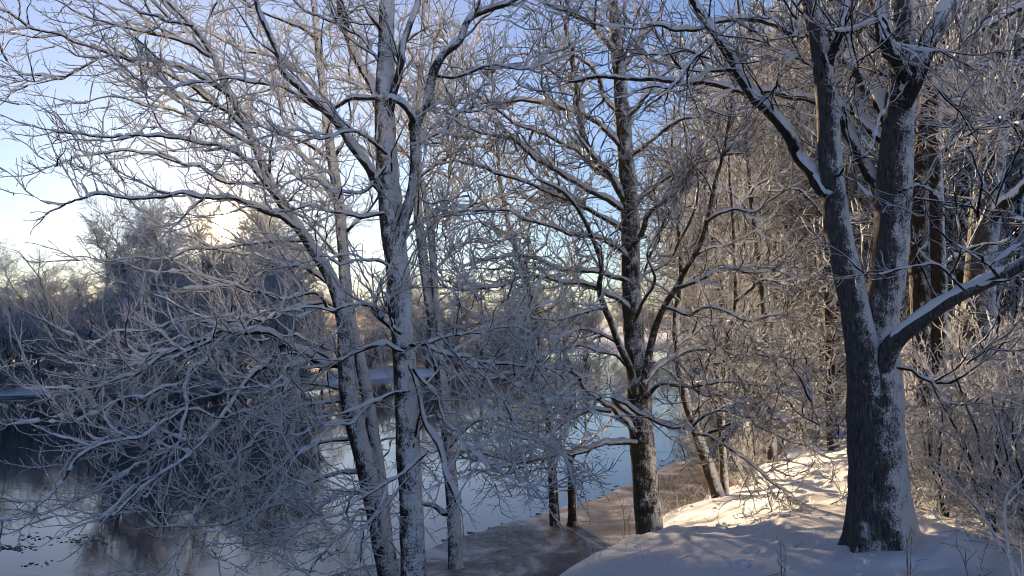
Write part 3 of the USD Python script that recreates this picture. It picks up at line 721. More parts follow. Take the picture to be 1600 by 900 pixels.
# ---- the mossy many-armed tree at the top of the bank in the middle
tree("mossy_spreading_tree", "mossy many armed tree with crooked spreading boughs standing on the edge of the snow bank", "tree",
     [([(1024, 872, 62), (1016, 838, 46), (1010, 770, 41), (1004, 700, 40), (1000, 640, 39), (998, 590, 38), (992, 540, 34), (987, 470, 31), (985, 400, 30), (984, 330, 29), (978, 250, 26), (972, 170, 24), (966, 90, 21), (960, 20, 17), (955, -60, 12)], 14.0, 14.2),
      ([(1002, 630, 16), (1012, 565, 12), (1022, 520, 11), (1036, 482, 10), (1056, 450, 9), (1072, 420, 8), (1091, 388, 7), (1106, 340, 7), (1116, 290, 6), (1130, 240, 5), (1142, 170, 4), (1150, 90, 4)], 13.9, 13.2),
      ([(994, 615, 15), (983, 572, 12), (966, 535, 11), (955, 505, 10), (944, 478, 10), (936, 450, 9), (940, 415, 8), (925, 370, 7), (905, 330, 6), (880, 300, 6), (840, 280, 4)], 13.9, 13.0)],
     [([(1006, 600), (1020, 582), (1045, 564), (1080, 550), (1110, 545), (1150, 548), (1200, 556), (1245, 562)], 10, 4, 13.8, 13.2),
      ([(1008, 622), (1035, 600), (1075, 606), (1105, 622), (1145, 622), (1190, 640)], 8, 3, 13.7, 12.8),
      ([(986, 575), (960, 558), (930, 550), (900, 538), (870, 545)], 7, 3, 13.9, 13.5, 0.7),
      ([(996, 692), (948, 692), (925, 700), (895, 705), (860, 712), (830, 722), (785, 728), (740, 720)], 10, 4, 13.8, 13.2, 0.8),
      ([(992, 675), (975, 655), (946, 637), (930, 622), (913, 604), (905, 588), (880, 575)], 11, 5, 13.8, 13.2),
      ([(955, 642), (925, 640), (900, 650), (875, 662), (855, 682), (830, 702), (795, 716), (750, 712)], 9, 4, 13.4, 12.9, 1.1),
      ([(990, 650), (960, 628), (1000, 645), (1040, 664), (1075, 670), (1100, 680), (1132, 697), (1168, 720), (1215, 760), (1250, 790)], 9, 3, 13.7, 12.6, 1.3),
      ([(1100, 680), (1140, 665), (1190, 668), (1230, 690), (1290, 712)], 6, 2, 12.9, 12.3, 1.6),
      ([(1075, 606), (1120, 595), (1170, 600), (1220, 615), (1280, 640)], 6, 2, 13.2, 12.5, 1.5),
      ([(1075, 670), (1130, 640), (1180, 650), (1240, 655)], 5, 2, 13.0, 12.4, 1.6),
      ([(982, 320), (960, 290), (938, 262), (910, 207), (904, 148), (900, 114), (890, 69), (887, 28), (880, -30)], 13, 7, 14.1, 13.6),
      ([(970, 100), (952, 69), (928, 40), (904, 28), (869, 14), (830, -10)], 10, 5, 14.2, 13.8),
      ([(972, 185), (945, 150), (920, 100), (880, 80), (840, 85)], 9, 4, 14.2, 13.6),
      ([(985, 335), (930, 300), (880, 270), (840, 250), (790, 215), (740, 200), (695, 170)], 11, 3, 14.1, 13.0, 1.2),
      ([(985, 365), (940, 340), (890, 310), (840, 290), (780, 272), (720, 252), (680, 255)], 10, 3, 14.1, 13.2, 1.2),
      ([(977, 235), (930, 190), (880, 170), (830, 157), (780, 155), (735, 165), (712, 182)], 10, 4, 14.1, 12.9, 1.1),
      ([(981, 305), (935, 265), (890, 230), (840, 205), (800, 185), (750, 150), (715, 125)], 9, 3, 14.1, 13.4, 1.2),
      ([(988, 440), (930, 425), (880, 420), (830, 402), (780, 400), (725, 418)], 9, 3, 14.0, 13.2, 1.2),
      ([(987, 405), (940, 372), (900, 368), (850, 350), (800, 330), (740, 330), (690, 340)], 9, 3, 14.0, 13.4, 1.2),
      ([(990, 490), (950, 455), (910, 445), (860, 436), (820, 430), (770, 446), (715, 452)], 9, 3, 14.0, 13.0, 1.2),
      ([(944, 480), (905, 490), (870, 500), (820, 495), (770, 510)], 7, 2.5, 13.5, 13.0, 1.2),
      ([(968, 115), (1000, 60), (1030, 20), (1050, -30)], 9, 5, 14.2, 14.6),
      ([(975, 190), (1010, 150), (1040, 112), (1075, 80), (1110, 50)], 9, 4, 14.1, 14.4),
      ([(978, 250), (1020, 215), (1060, 190), (1100, 185), (1150, 172)], 8, 3, 14.1, 13.7, 1.2),
      ([(984, 330), (1020, 292), (1070, 262), (1110, 250), (1160, 240)], 8, 3, 14.1, 13.6, 1.2),
      ([(985, 390), (1020, 332), (1060, 290), (1076, 230), (1062, 160), (1070, 90)], 9, 4, 14.0, 14.6, 1.1),
      ([(987, 455), (1015, 420), (1045, 405), (1085, 330), (1090, 270)], 7, 3, 14.0, 13.5, 1.1),
      ([(1056, 450), (1090, 440), (1130, 420), (1180, 425), (1230, 410)], 7, 3, 13.6, 12.9, 1.3),
      ([(1040, 480), (1075, 490), (1120, 480), (1170, 500), (1220, 490)], 7, 2.5, 13.7, 13.0, 1.3),
      ([(1104, 345), (1140, 330), (1180, 330), (1220, 300)], 6, 2.5, 13.4, 13.0, 1.2),
      ([(966, 535), (930, 520), (900, 515), (860, 525)], 6, 2.5, 13.7, 13.2, 1.0),
      ([(992, 500), (1020, 440), (1012, 400), (1030, 360)], 6, 3, 13.9, 13.4, 1.0)],
     bark_mossy, bark_limb_mossy, twig_mossy, seed=44, density=1.0, levels=[dict(LEV_NEAR[0], wig=0.17), dict(LEV_NEAR[1], wig=0.2)], style="crooked", sprays=1.2)

# ---- two slender trees frozen into the ice
tree("slender_ice_tree", "taller of two slender trees frozen into the ice shelf, its stem curving left", "tree",
     [([(868, 832, 19), (866, 800, 16), (863, 740, 14), (860, 700, 13), (857, 650, 12), (852, 600, 12), (845, 540, 11), (838, 490, 11), (826, 450, 10), (815, 415, 9), (803, 380, 8), (790, 330, 7), (780, 270, 6), (775, 200, 4)], 16.9, 17.4)],
     [([(860, 712), (850, 702), (820, 700), (780, 712)], 6, 2, 16.9, 16.2),
      ([(838, 492), (870, 470), (900, 420), (930, 400)], 5, 2, 17.0, 17.5),
      ([(857, 650), (820, 630), (780, 640), (740, 625)], 5, 2, 16.9, 16.4),
      ([(852, 600), (890, 580), (930, 590)], 5, 2, 16.9, 17.6),
      ([(826, 452), (790, 440), (740, 450), (700, 440)], 5, 2, 17.0, 17.6),
      ([(815, 415), (850, 380), (870, 330), (900, 300)], 5, 2, 17.1, 17.6),
      ([(803, 380), (760, 350), (720, 355)], 5, 2, 17.2, 17.6),
      ([(866, 775), (850, 778), (820, 770), (800, 778)], 3, 1.2, 16.9, 16.6, 0.6)],
     bark_dark, bark_limb, twig_dim, seed=55, sides=16, flare=0.25, density=0.9)
tree("slender_ice_tree", "shorter of two slender trees frozen into the ice shelf, forking low down", "tree",
     [([(894, 824, 16), (894, 800, 13), (893, 770, 12), (892, 740, 11), (889, 716, 10), (877, 697, 8), (865, 680, 6), (850, 650, 5), (845, 610, 4)], 16.9, 16.4)],
     [([(890, 722), (900, 706), (905, 690), (916, 672), (930, 640), (945, 610)], 7, 2.5, 16.9, 17.4),
      ([(902, 700), (920, 690), (950, 660), (960, 640)], 4, 2, 16.9, 17.2),
      ([(878, 700), (850, 690), (820, 680)], 5, 2, 16.8, 16.4),
      ([(893, 770), (880, 765), (866, 770)], 3, 1.4, 16.9, 16.8, 0.6)],
     bark_dark, bark_limb, twig_dim, seed=56, sides=16, flare=0.25, density=1.0)

# ---- the pair at the far edge of the bank
tree("bank_edge_tree", "brown barked tree with a snowy side leaning left at the foot of the sunlit slope", "tree",
     [([(1130, 800, 26), (1119, 765, 21), (1105, 725, 20), (1093, 690, 18), (1080, 650, 17), (1068, 610, 15), (1060, 560, 14), (1056, 500, 12), (1065, 430, 10), (1060, 350, 8), (1050, 250, 6), (1055, 160, 4)], 17.0, 17.6),
      ],
     [([(1080, 650), (1110, 620), (1150, 610), (1200, 620)], 7, 2.5, 16.9, 16.2),
      ([(1066, 600), (1030, 570), (1000, 560)], 6, 2, 17.0, 17.6),
      ([(1058, 540), (1100, 510), (1140, 505), (1180, 520)], 6, 2, 17.1, 16.6),
      ([(1064, 430), (1100, 390), (1150, 380), (1190, 350)], 6, 2, 17.2, 17.0),
      ([(1060, 350), (1020, 310), (1010, 250)], 5, 2, 17.4, 18.0),
      ([(1056, 300), (1100, 240), (1110, 160), (1130, 90)], 5, 2, 17.4, 17.8),
      ([(1062, 470), (1020, 440), (990, 430)], 5, 2, 17.2, 17.8)],
     bark_brown, bark_limb_mossy, twig_mossy, seed=66, sides=18, flare=0.35)
tree("bank_edge_tree", "slim upright tree beside the brown barked leaning tree at the edge of the bank", "tree",
     [([(1134, 800, 17), (1131, 740, 13), (1128, 690, 12), (1127, 640, 12), (1131, 580, 11), (1141, 520, 10), (1150, 470, 9), (1148, 400, 8), (1145, 330, 7), (1140, 250, 5), (1150, 150, 4)], 17.3, 17.9)],
     [([(1128, 690), (1160, 660), (1200, 650), (1250, 660)], 6, 2, 17.2, 16.5, 1.2),
      ([(1127, 640), (1100, 600), (1080, 600)], 5, 2, 17.3, 17.8),
      ([(1132, 570), (1170, 545), (1220, 550), (1270, 540)], 6, 2, 17.4, 17.0, 1.2),
      ([(1150, 470), (1190, 440), (1240, 445)], 6, 2, 17.5, 17.2, 1.2),
      ([(1148, 400), (1110, 370), (1080, 380)], 5, 2, 17.6, 18.0),
      ([(1146, 340), (1180, 290), (1230, 270)], 5, 2, 17.7, 17.4, 1.2),
      ([(1142, 260), (1100, 210), (1070, 200)], 5, 2, 17.8, 18.2)],
     bark_brown, bark_limb_mossy, twig_mossy, seed=67, sides=16, flare=0.3)

# ---- the big tree on the right
LEV_BIG = [dict(LEV_NEAR[0], per_m=2.6, length=(0.3, 1.1)), dict(LEV_NEAR[1], per_m=3)]
tree("big_triple_tree", "massive dark barked tree that forks into three thick stems, rooted in the snow bank", "tree",
     [([(1378, 880, 104), (1377, 840, 96), (1375, 800, 92), (1373, 760, 88), (1370, 700, 85), (1368, 640, 84), (1366, 590, 81), (1364, 555, 78), (1370, 520, 62), (1378, 480, 55), (1386, 440, 54), (1392, 380, 54), (1396, 310, 54), (1400, 240, 51), (1404, 180, 47), (1410, 120, 41), (1413, 50, 35), (1416, -60, 28)], 9.4, 9.5),
      ([(1362, 620, 56), (1352, 575, 53), (1344, 530, 49), (1335, 480, 45), (1325, 430, 43), (1312, 370, 41), (1303, 310, 38), (1297, 240, 36), (1293, 180, 34), (1288, 120, 32), (1278, 60, 28), (1265, 0, 24), (1252, -70, 18)], 9.35, 9.0),
      ([(1372, 585, 40), (1385, 556, 34), (1402, 530, 28), (1432, 505, 25), (1470, 478, 23), (1510, 455, 22), (1560, 432, 21), (1612, 405, 19), (1690, 365, 19)], 9.3, 8.4)],
     [([(1298, 310), (1270, 277), (1232, 215), (1188, 162), (1153, 110), (1119, 55), (1095, 20), (1070, -30)], 24, 12, 9.1, 9.9, 0.5),
      ([(1398, 205), (1375, 160), (1350, 120), (1318, 86), (1290, 50), (1270, -20)], 26, 15, 9.5, 10.4, 0.6),
      ([(1396, 235), (1374, 210), (1350, 185), (1325, 172), (1277, 158), (1222, 151), (1143, 134), (1050, 127), (975, 120), (900, 128)], 17, 6, 9.5, 11.6, 0.9),
      ([(1388, 335), (1370, 300), (1346, 241), (1322, 203), (1305, 170), (1300, 120), (1310, 60)], 24, 12, 9.5, 10.4, 0.6),
      ([(1411, 125), (1390, 80), (1375, 40), (1360, -30)], 24, 17, 9.4, 9.7, 0.6),
      ([(1404, 170), (1430, 125), (1450, 72), (1472, 18), (1492, -50)], 34, 22, 9.4, 9.5, 0.6),
      ([(1292, 115), (1310, 60), (1322, 10), (1331, -40)], 15, 8, 9.1, 9.3),
      ([(1280, 72), (1245, 45), (1200, 35), (1140, 32), (1085, 45), (1020, 40)], 13, 5, 9.05, 9.6, 1.2),
      ([(1400, 572), (1425, 577), (1440, 592), (1470, 597), (1500, 590), (1530, 570)], 9, 3, 9.2, 8.8, 1.2),
      ([(1340, 680), (1325, 681), (1310, 684)], 6, 3, 9.3, 9.2, 0.3),
      ([(1293, 100), (1280, 60), (1295, 40), (1320, 55), (1330, 90)], 7, 3, 8.9, 8.7, 2.2),
      ([(1288, 110), (1265, 100), (1250, 70)], 6, 2, 9.0, 8.8, 2.0),
      ([(1400, 60), (1375, 30), (1390, 70), (1405, 78)], 5, 3, 9.1, 9.0, 1.0),
      ([(1404, 300), (1440, 290), (1470, 320), (1510, 330), (1560, 345)], 6, 2, 9.3, 9.0, 1.2),
      ([(1510, 455), (1470, 420), (1440, 415), (1412, 418)], 5, 2, 8.7, 8.5, 1.2),
      ([(1300, 280), (1330, 250), (1360, 230), (1390, 150)], 5, 2, 9.1, 8.9, 1.0),
      ([(1119, 55), (1090, 90), (1050, 130), (1010, 140)], 7, 3, 9.8, 9.6, 1.2),
      ([(1153, 110), (1110, 105), (1070, 80), (1020, 80)], 7, 3, 9.6, 9.9, 1.2),
      ([(1560, 432), (1530, 400), (1500, 395)], 6, 2, 8.5, 8.3, 1.2)],
     bark_big, bark_limb, twig_dim, seed=77, sides=44, density=1.0, levels=LEV_BIG, flare=1.05)

bt = stage.GetPrimAtPath("/World/big_triple_tree")
bo = np.array(bt.GetAttribute("xformOp:translate").Get())
bm = trimesh.creation.icosphere(4, 1.0)
bv = np.array(bm.vertices)
bv = bv * (1 + 0.5 * (meshkit.fbm(bv * 1.8 + 9, 4, 3) - 0.5))[:, None] * [0.085, 0.10, 0.17] + at(1345, 668, 9.36)
part("burl", (bv, np.array(bm.faces)), bark_big, bt, origin=bo)

tree("mossy_backed_tree", "two stemmed tree close behind the massive tree, brown mossy bark with snow on its right", "tree",
     [([(1452, 745, 44), (1447, 640, 36), (1444, 560, 33), (1440, 480, 32), (1436, 400, 32), (1435, 330, 32), (1441, 250, 30), (1450, 180, 28), (1458, 100, 25), (1468, 20, 20), (1476, -60, 16)], 13.0, 13.2),
      ([(1464, 735, 26), (1467, 600, 23), (1468, 500, 23), (1466, 400, 23), (1463, 300, 21), (1461, 200, 18), (1470, 110, 14), (1490, 20, 10), (1500, -50, 8)], 12.9, 12.7)],
     [([(1452, 118), (1475, 88), (1498, 69), (1550, 38), (1620, 2)], 16, 10, 13.0, 12.4, 0.8),
      ([(1462, 240), (1500, 220), (1540, 190), (1590, 170)], 8, 3, 12.8, 12.2, 1.0),
      ([(1437, 340), (1400, 320), (1370, 330)], 7, 3, 13.1, 13.8),
      ([(1467, 420), (1510, 390), (1560, 380)], 7, 3, 12.8, 12.4, 1.0),
      ([(1445, 220), (1410, 190), (1370, 190)], 7, 3, 13.1, 13.8)],
     bark_brown, bark_limb, twig_dim, seed=88, sides=28, density=0.9)

tree("tall_right_tree", "thick tall trunk with two snowy boughs rising behind the frosted shrubs at the right edge", "tree",
     [([(1512, 720, 66), (1520, 600, 56), (1527, 500, 50), (1532, 420, 46), (1540, 340, 44), (1548, 260, 42), (1556, 180, 40), (1560, 100, 36), (1560, 20, 32), (1560, -60, 28)], 14.0, 14.2)],
     [([(1546, 345), (1575, 312), (1612, 280), (1670, 235)], 20, 12, 13.9, 13.4, 0.7),
      ([(1553, 200), (1522, 150), (1500, 95), (1490, 30)], 12, 6, 14.1, 14.8, 0.9),
      ([(1552, 150), (1560, 110), (1510, 102), (1465, 108)], 7, 2, 13.8, 9.5, 1.5),
      ([(1556, 180), (1590, 195), (1545, 190), (1490, 196)], 7, 2, 13.6, 9.2, 1.8),
      ([(1550, 240), (1530, 215), (1510, 230), (1480, 245)], 7, 2.5, 13.8, 12.5, 1.2),
      ([(1560, 110), (1590, 80), (1640, 60)], 9, 4, 14.0, 13.4)],
     bark_big, bark_limb, twig_near, seed=99, sides=30, density=0.9)
tree("thin_shaded_tree", "thin dark trunk just left of the thick tall trunk near the right edge", "tree",
     [([(1498, 700, 24), (1503, 560, 20), (1505, 450, 18), (1508, 320, 16), (1512, 200, 14), (1515, 80, 12), (1518, -50, 9)], 18.0, 18.3)],
     [([(1506, 430), (1540, 400), (1590, 390)], 7, 3, 18, 17.4), ([(1510, 300), (1470, 260), (1430, 250)], 7, 3, 18, 18.6), ([(1513, 150), (1550, 100), (1600, 90)], 7, 3, 18.1, 17.6)],
     bark_dark, bark_limb, twig_dim, seed=101, sides=16)
tree("path_end_tree", "dark slim trunk at the far end of the sunlit snow, left of the massive tree", "tree",
     [([(1303, 715, 20), (1299, 650, 16), (1297, 560, 14), (1293, 450, 13), (1286, 300, 11), (1280, 200, 9), (1275, 80, 7), (1270, -40, 5)], 20.0, 20.4)],
     [([(1297, 560), (1260, 530), (1220, 530)], 7, 2, 20, 19.4), ([(1294, 480), (1330, 450), (1370, 450)], 7, 2, 20, 20), ([(1288, 340), (1250, 300), (1200, 300)], 6, 2, 20.2, 20), ([(1282, 220), (1240, 190), (1200, 200)], 6, 2, 20.2, 20.6), ([(1298, 620), (1270, 610), (1230, 640)], 6, 2, 20, 19.4, 1.3)],
     bark_dark, bark_limb, twig_dim, seed=102, sides=14)
tree("red_brown_tree", "upright red brown trunk among the sunlit twigs behind the leaning tree pair", "tree",
     [([(1207, 735, 17), (1205, 660, 14), (1201, 600, 13), (1196, 500, 12), (1188, 420, 11), (1176, 320, 10), (1166, 200, 8), (1160, 80, 6), (1150, -40, 4)], 22.0, 22.4)],
     [([(1203, 640), (1240, 610), (1280, 610)], 6, 2, 22, 21.4, 1.3), ([(1198, 540), (1160, 510), (1120, 510)], 6, 2, 22, 22), ([(1190, 440), (1230, 400), (1280, 390)], 6, 2, 22.2, 22), ([(1178, 340), (1140, 300), (1100, 310)], 6, 2, 22.2, 22.6), ([(1168, 220), (1210, 170), (1250, 160)], 5, 2, 22.2, 22)],
     bark_brown, bark_limb, twig_dim, seed=103, sides=14)

# ------------------------------------------------------------------ trees farther off: a few kinds, each standing many times
TALL = {}
NEEDLE = needle_look


def grow_tree(name, label, category, loc, rz, scale, height, seed, bark, twig, n_limbs=26, spread=0.5, rise=0.5, droop=0.0, stems=1, low=0.12, girth=0.02, fine=1.0, tipw=0.010, group=None, wig=0.12):
    rng = np.random.default_rng(seed)
    root = thing(name, label, category, loc, rz, scale, group)
    Cs, Rs = [], []
    for s in range(stems):
        lean = rng.normal(0, 0.05 if stems == 1 else 0.22, 2)
        hh = height * (1 if s == 0 else rng.uniform(0.7, 0.98))
        q = np.linspace(0, 1, 12)
        wob = np.cumsum(rng.normal(0, 0.022, (12, 2)), 0) * hh
        p = np.column_stack([lean[0] * q * hh + wob[:, 0] * q, lean[1] * q * hh + wob[:, 1] * q, q * hh - 0.3 * (q == 0)])
        r = girth * hh * (1 - q) ** 0.9 * 0.5 + 0.012
        c = spline(np.column_stack([p, r]), 0.22)
        part("trunk" if s == 0 else "stem", limb_mesh(c, 9, 0.08, 0.5, seed + s), bark, root)
        c = resample(c, 14)
        Cs.append(c[:, :3]); Rs.append(c[:, 3])
    C, R = np.stack(Cs), np.stack(Rs)
    hgt = height
    b, br = sprout(rng, C, R, n_limbs / hgt / stems, (spread * hgt * 0.5, spread * hgt), 62, rise, wig * 0.9, 9, 0.009 + tipw * 0.4, t0=low, curl=-0.02 if droop == 0 else -droop * 0.4, flat=0.0, rfac=0.55, lr=0.010)
    part("branches", tubes(b, br, 5), twig, root, kind="stuff")
    b2, br2 = sprout(rng, b, br, 5.0 * fine, (0.08 * hgt, 0.20 * hgt), 46, 0.08 - droop, wig, 5, 0.007 + tipw * 0.2, curl=0.03 - droop * 0.5, flat=0.3)
    b3, br3 = sprout(rng, b2, br2, 6.0 * fine, (0.025 * hgt, 0.085 * hgt), 46, 0.05 - droop * 1.3, wig * 1.2, 3, tipw, curl=0.02 - droop * 0.7, flat=0.2)
    part("twigs", join(tubes(b2, br2, 3), tubes(b3, br3, 3)), twig, root, kind="stuff")
    TALL[name] = float(np.percentile(b3[:, -1, 2], 99.7))
    return root


def conifer(name, label, category, loc, rz, scale, height, seed, group=None, needle_look=None):
    needle_look = needle_look or NEEDLE
    rng = np.random.default_rng(seed)
    root = thing(name, label, category, loc, rz, scale, group)
    q = np.linspace(0, 1, 8)
    c = spline(np.column_stack([0 * q, 0 * q, q * height - 0.3 * (q == 0), 0.012 * height * (1 - q) + 0.01]), 0.3)
    part("trunk", limb_mesh(c, 8, 0.06, 0.4, seed), bark_dark, root)
    C = resample(c, 14)[None]
    b, br = sprout(rng, C[..., :3], C[..., 3], 120 / height, (0.10 * height, 0.30 * height), 80, -0.12, 0.05, 8, 0.008, t0=0.06, curl=-0.03, flat=0.0, end=False)
    b2, br2 = sprout(rng, b, br, 7, (0.03 * height, 0.09 * height), 55, -0.12, 0.08, 4, 0.016, curl=-0.05, flat=0.8)
    b3, br3 = sprout(rng, b2, br2, 9, (0.012 * height, 0.03 * height), 50, -0.1, 0.1, 3, 0.012, curl=-0.02, flat=0.7)
    part("boughs", tubes(b, br, 5), needle_look, root, kind="stuff")
    part("needles", join(tubes(b2, br2, 4), tubes(b3, br3, 3)), needle_look, root, kind="stuff")
    return root


def spot(px, d):
    x = float(at(px, 500, d)[0])
    return (x, d, max(gz(x, d), 0) - 0.05)


def top_scale(px, d, py_top, height):
    return (float(at(px, py_top, d)[2]) - spot(px, d)[2]) / height


G_LEFT = "frosted trees on the opposite bank"
protos = {}


def stand(kind, px, d, top, label, rz, group, wide=1.0):
    builder, height = KINDS[kind]
    if kind not in protos:
        protos[kind] = builder(label, spot(px, d), rz, 1.0, group)
        r = protos[kind]
    else:
        r = copy_of(protos[kind], label, spot(px, d), rz, 1.0, group)
    s = top_scale(px, d, top, TALL.get(protos[kind].GetName(), height))
    r.GetAttribute("xformOp:scale").Set(Gf.Vec3f(s * wide, s * wide, s))
    return r


KINDS = {
    "birch": (lambda l, p, r, s, g: grow_tree("birch_tree", l, "tree", p, r, s, 10.0, 301, bark_dark, twig_far, n_limbs=60, spread=0.26, rise=0.9, droop=0.10, stems=2, low=0.22, girth=0.018, fine=1.1, group=g), 10.0),
    "willow": (lambda l, p, r, s, g: grow_tree("willow_tree", l, "tree", p, r, s, 9.0, 302, bark_dark, twig_far, n_limbs=90, spread=0.42, rise=0.8, droop=0.12, stems=5, low=0.10, girth=0.016, fine=1.15, group=g), 9.0),
    "alder": (lambda l, p, r, s, g: grow_tree("alder_tree", l, "tree", p, r, s, 11.0, 303, bark_dark, twig_far, n_limbs=66, spread=0.31, rise=0.35, stems=1, low=0.10, girth=0.022, fine=1.0, group=g), 11.0),
    "spruce": (lambda l, p, r, s, g: conifer("spruce_tree", l, "tree", p, r, s, 10.0, 304, group=g), 10.0),
    "oak": (lambda l, p, r, s, g: grow_tree("oak_tree", l, "tree", p, r, s, 12.0, 305, bark_brown, twig_frost, n_limbs=70, spread=0.42, rise=0.30, stems=1, low=0.08, girth=0.024, fine=0.75, tipw=0.015, wig=0.22, group=g), 12.0),
    "maple": (lambda l, p, r, s, g: grow_tree("maple_tree", l, "tree", p, r, s, 12.0, 306, bark_brown, twig_frost, n_limbs=75, spread=0.36, rise=0.55, stems=2, low=0.06, girth=0.020, fine=0.75, tipw=0.015, wig=0.20, group=g), 12.0),
    "bush": (lambda l, p, r, s, g: grow_tree("frosted_bush", l, "bush", p, r, s, 3.0, 307, bark_dark, twig_white, n_limbs=90, spread=0.5, rise=0.5, droop=0.02, stems=7, low=0.04, girth=0.012, fine=1.6, tipw=0.0075, wig=0.22, group=g), 3.0),
}
# the opposite bank on the left: (kind, px, distance, py of the top, label)
for k, px, d, top, label, wide in [
    ("willow", -70, 52, 400, "frosted willow cut by the left edge of the picture", 1.0),
    ("willow", 20, 50, 398, "low sunlit willow on the opposite bank by the left edge, under the open sky", 1.0),
    ("birch", 85, 54, 372, "loose frosted birch second from the left edge on the opposite bank", 1.1),
    ("birch", 160, 50, 306, "tall thin twin stemmed birch standing up against the pale sky left of the sun", 1.0),
    ("willow", 120, 47.8, 430, "drooping willow low over the ice strip at the foot of the tall thin birch", 1.1),
    ("alder", 225, 52, 298, "dense dark alder right of the tall thin birch", 1.0),
    ("spruce", 190, 50, 430, "small bluish spruce among the willows left of the sun", 1.2),
    ("willow", 245, 48.6, 420, "bushy willow in deep shade below the dense dark alder", 1.1),
    ("alder", 284, 52, 296, "leafless alder whose crown stands just left of the sun", 1.0),
    ("alder", 324, 57, 297, "alder whose branches cross the sun from the left", 1.0),
    ("birch", 372, 61, 306, "third thin birch near the sun, slightly right of it", 1.5),
    ("alder", 362, 59, 376, "low alder deep in the shade under the sun, right of the lower alder", 1.0),
    ("alder", 308, 58, 376, "low alder deep in the shade under the sun, left of the lower alder", 1.0),
    ("alder", 405, 60, 376, "low alder in the shade behind the arching bough", 1.0),
    ("birch", 345, 56, 318, "birch through whose thin crown the sun shines", 1.2),
    ("willow", 335, 49.6, 430, "shaded willow at the water's edge straight below the sun", 1.2),
    ("alder", 425, 53, 330, "alder just right of the sun behind the leaning tree", 1.0),
    ("willow", 430, 50.5, 440, "dark willow at the water's edge behind the arching bough", 1.1),
    ("birch", 462, 56, 360, "pale birch behind the leaning tree at the end of the wooded point", 1.1),
    ("willow", 505, 59, 455, "last low willow at the tip of the wooded point", 0.9),
    ("alder", 262, 56, 300, "second alder crowded behind the leafless one left of the sun", 1.1),
    ("alder", 336, 54, 372, "lower alder whose crown top just reaches the sun from below", 1.0),
    ("alder", 384, 57, 312, "alder whose crown closes in just right of the sun", 1.1),
    ("alder", 440, 58, 345, "alder behind the pale birch near the end of the wooded point", 1.1),
    ("alder", 180, 57, 350, "alder behind the tall thin twin stemmed birch", 1.1),
    ("willow", 75, 50, 420, "second low sunlit willow on the opposite bank, right of the edge one", 1.1),
    ("spruce", 268, 57, 420, "dark spruce half hidden behind the willows below the sun", 1.3),
]:
    stand(k, px, d, top, label, (px * 37) % 360, G_LEFT, wide)
BACK = sorted([-60, -10, 45, 95, 140, 185, 240, 280, 315, 370, 420, 455, 60, 210, 350])
ORD = "first second third fourth fifth sixth seventh eighth ninth tenth eleventh twelfth thirteenth fourteenth fifteenth sixteenth seventeenth eighteenth nineteenth twentieth twenty-first twenty-second twenty-third twenty-fourth twenty-fifth twenty-sixth twenty-seventh twenty-eighth".split()
for i, (px, d, top) in enumerate([(-60, 60, 420), (-10, 66, 425), (45, 62, 430), (95, 70, 430), (140, 64, 400), (185, 60, 380), (240, 66, 390), (280, 60, 400), (315, 62, 410), (370, 62, 400), (420, 60, 420), (455, 66, 440), (60, 58, 440), (210, 72, 400), (350, 70, 400)]):
    stand(("willow", "birch", "willow", "alder")[i % 4], px, d, top, f"frosted tree of the back rows of the wooded point, {ORD[BACK.index(px)]} from the left", (i * 97) % 360, "back rows of the wooded point", 1.3)
for i, px in enumerate([-60, -15, 25, 62, 105, 150, 190, 228, 262, 300, 338, 372, 408, 440, 476]):
    stand("bush", px, 47.3 + (i * 7 % 5) * 0.6 + (1.5 if px > 470 else 0) - (1.5 if px < 40 else 0), 505 - (i * 31 % 40), f"snowy bush at the foot of the opposite bank, {ORD[i]} from the left in the row", (i * 111) % 360, "snowy bushes along the opposite shore", 1.3)
for k, px, d, top, label, wide in [
    ("birch", 550, 70, 452, "bright sunlit birch seen in the gap left of the tall straight tree", 1.0),
    ("willow", 590, 68, 470, "bright sunlit willow in the gap beside the tall straight trunk", 1.1),
    ("willow", 655, 72, 438, "frosted willow seen between the tall straight tree and the slim twin stems", 1.2),
    ("spruce", 715, 84, 425, "dark blue spruce right of the slim twin stems", 1.5),
    ("spruce", 752, 88, 412, "tallest of the dark blue spruces behind the mossy boughs", 1.5),
    ("spruce", 790, 95, 432, "rightmost of the dark blue spruces behind the mossy boughs", 1.5),
    ("willow", 700, 72, 500, "low frosted willow at the water in front of the dark blue spruces", 1.4),
    ("willow", 835, 106, 446, "frosted willow on the bend left of the mossy trunk", 1.3),
    ("alder", 805, 100, 425, "dark alder behind the slender ice trees", 1.2),
    ("alder", 672, 80, 405, "alder rising behind the slim twin stems", 1.2),
    ("willow", 880, 130, 462, "frosted willow where the river turns out of sight", 1.5),
    ("willow", 770, 95, 480, "low willow on the bend of the river below the dark blue spruces", 1.3),
]:
    stand(k, px, d, top, label, (px * 53) % 360, "frosted trees at the bend of the river", wide)
for i, (px, d, top) in enumerate([(535, 62.5, 495), (555, 63.2, 510), (578, 64, 500), (600, 66, 505), (622, 67, 490), (645, 68, 500), (668, 68.8, 488), (690, 70, 500), (712, 72, 495), (745, 88, 505), (785, 96, 500), (820, 107, 498)]):
    stand("bush", px, d, top, f"snowy bush where the river bends away behind the tall straight tree, {ORD[i]} from the left", (i * 127) % 360, "snowy bushes round the bend of the river", 1.6)
G_FAR = "sunlit trees of the distant bank"
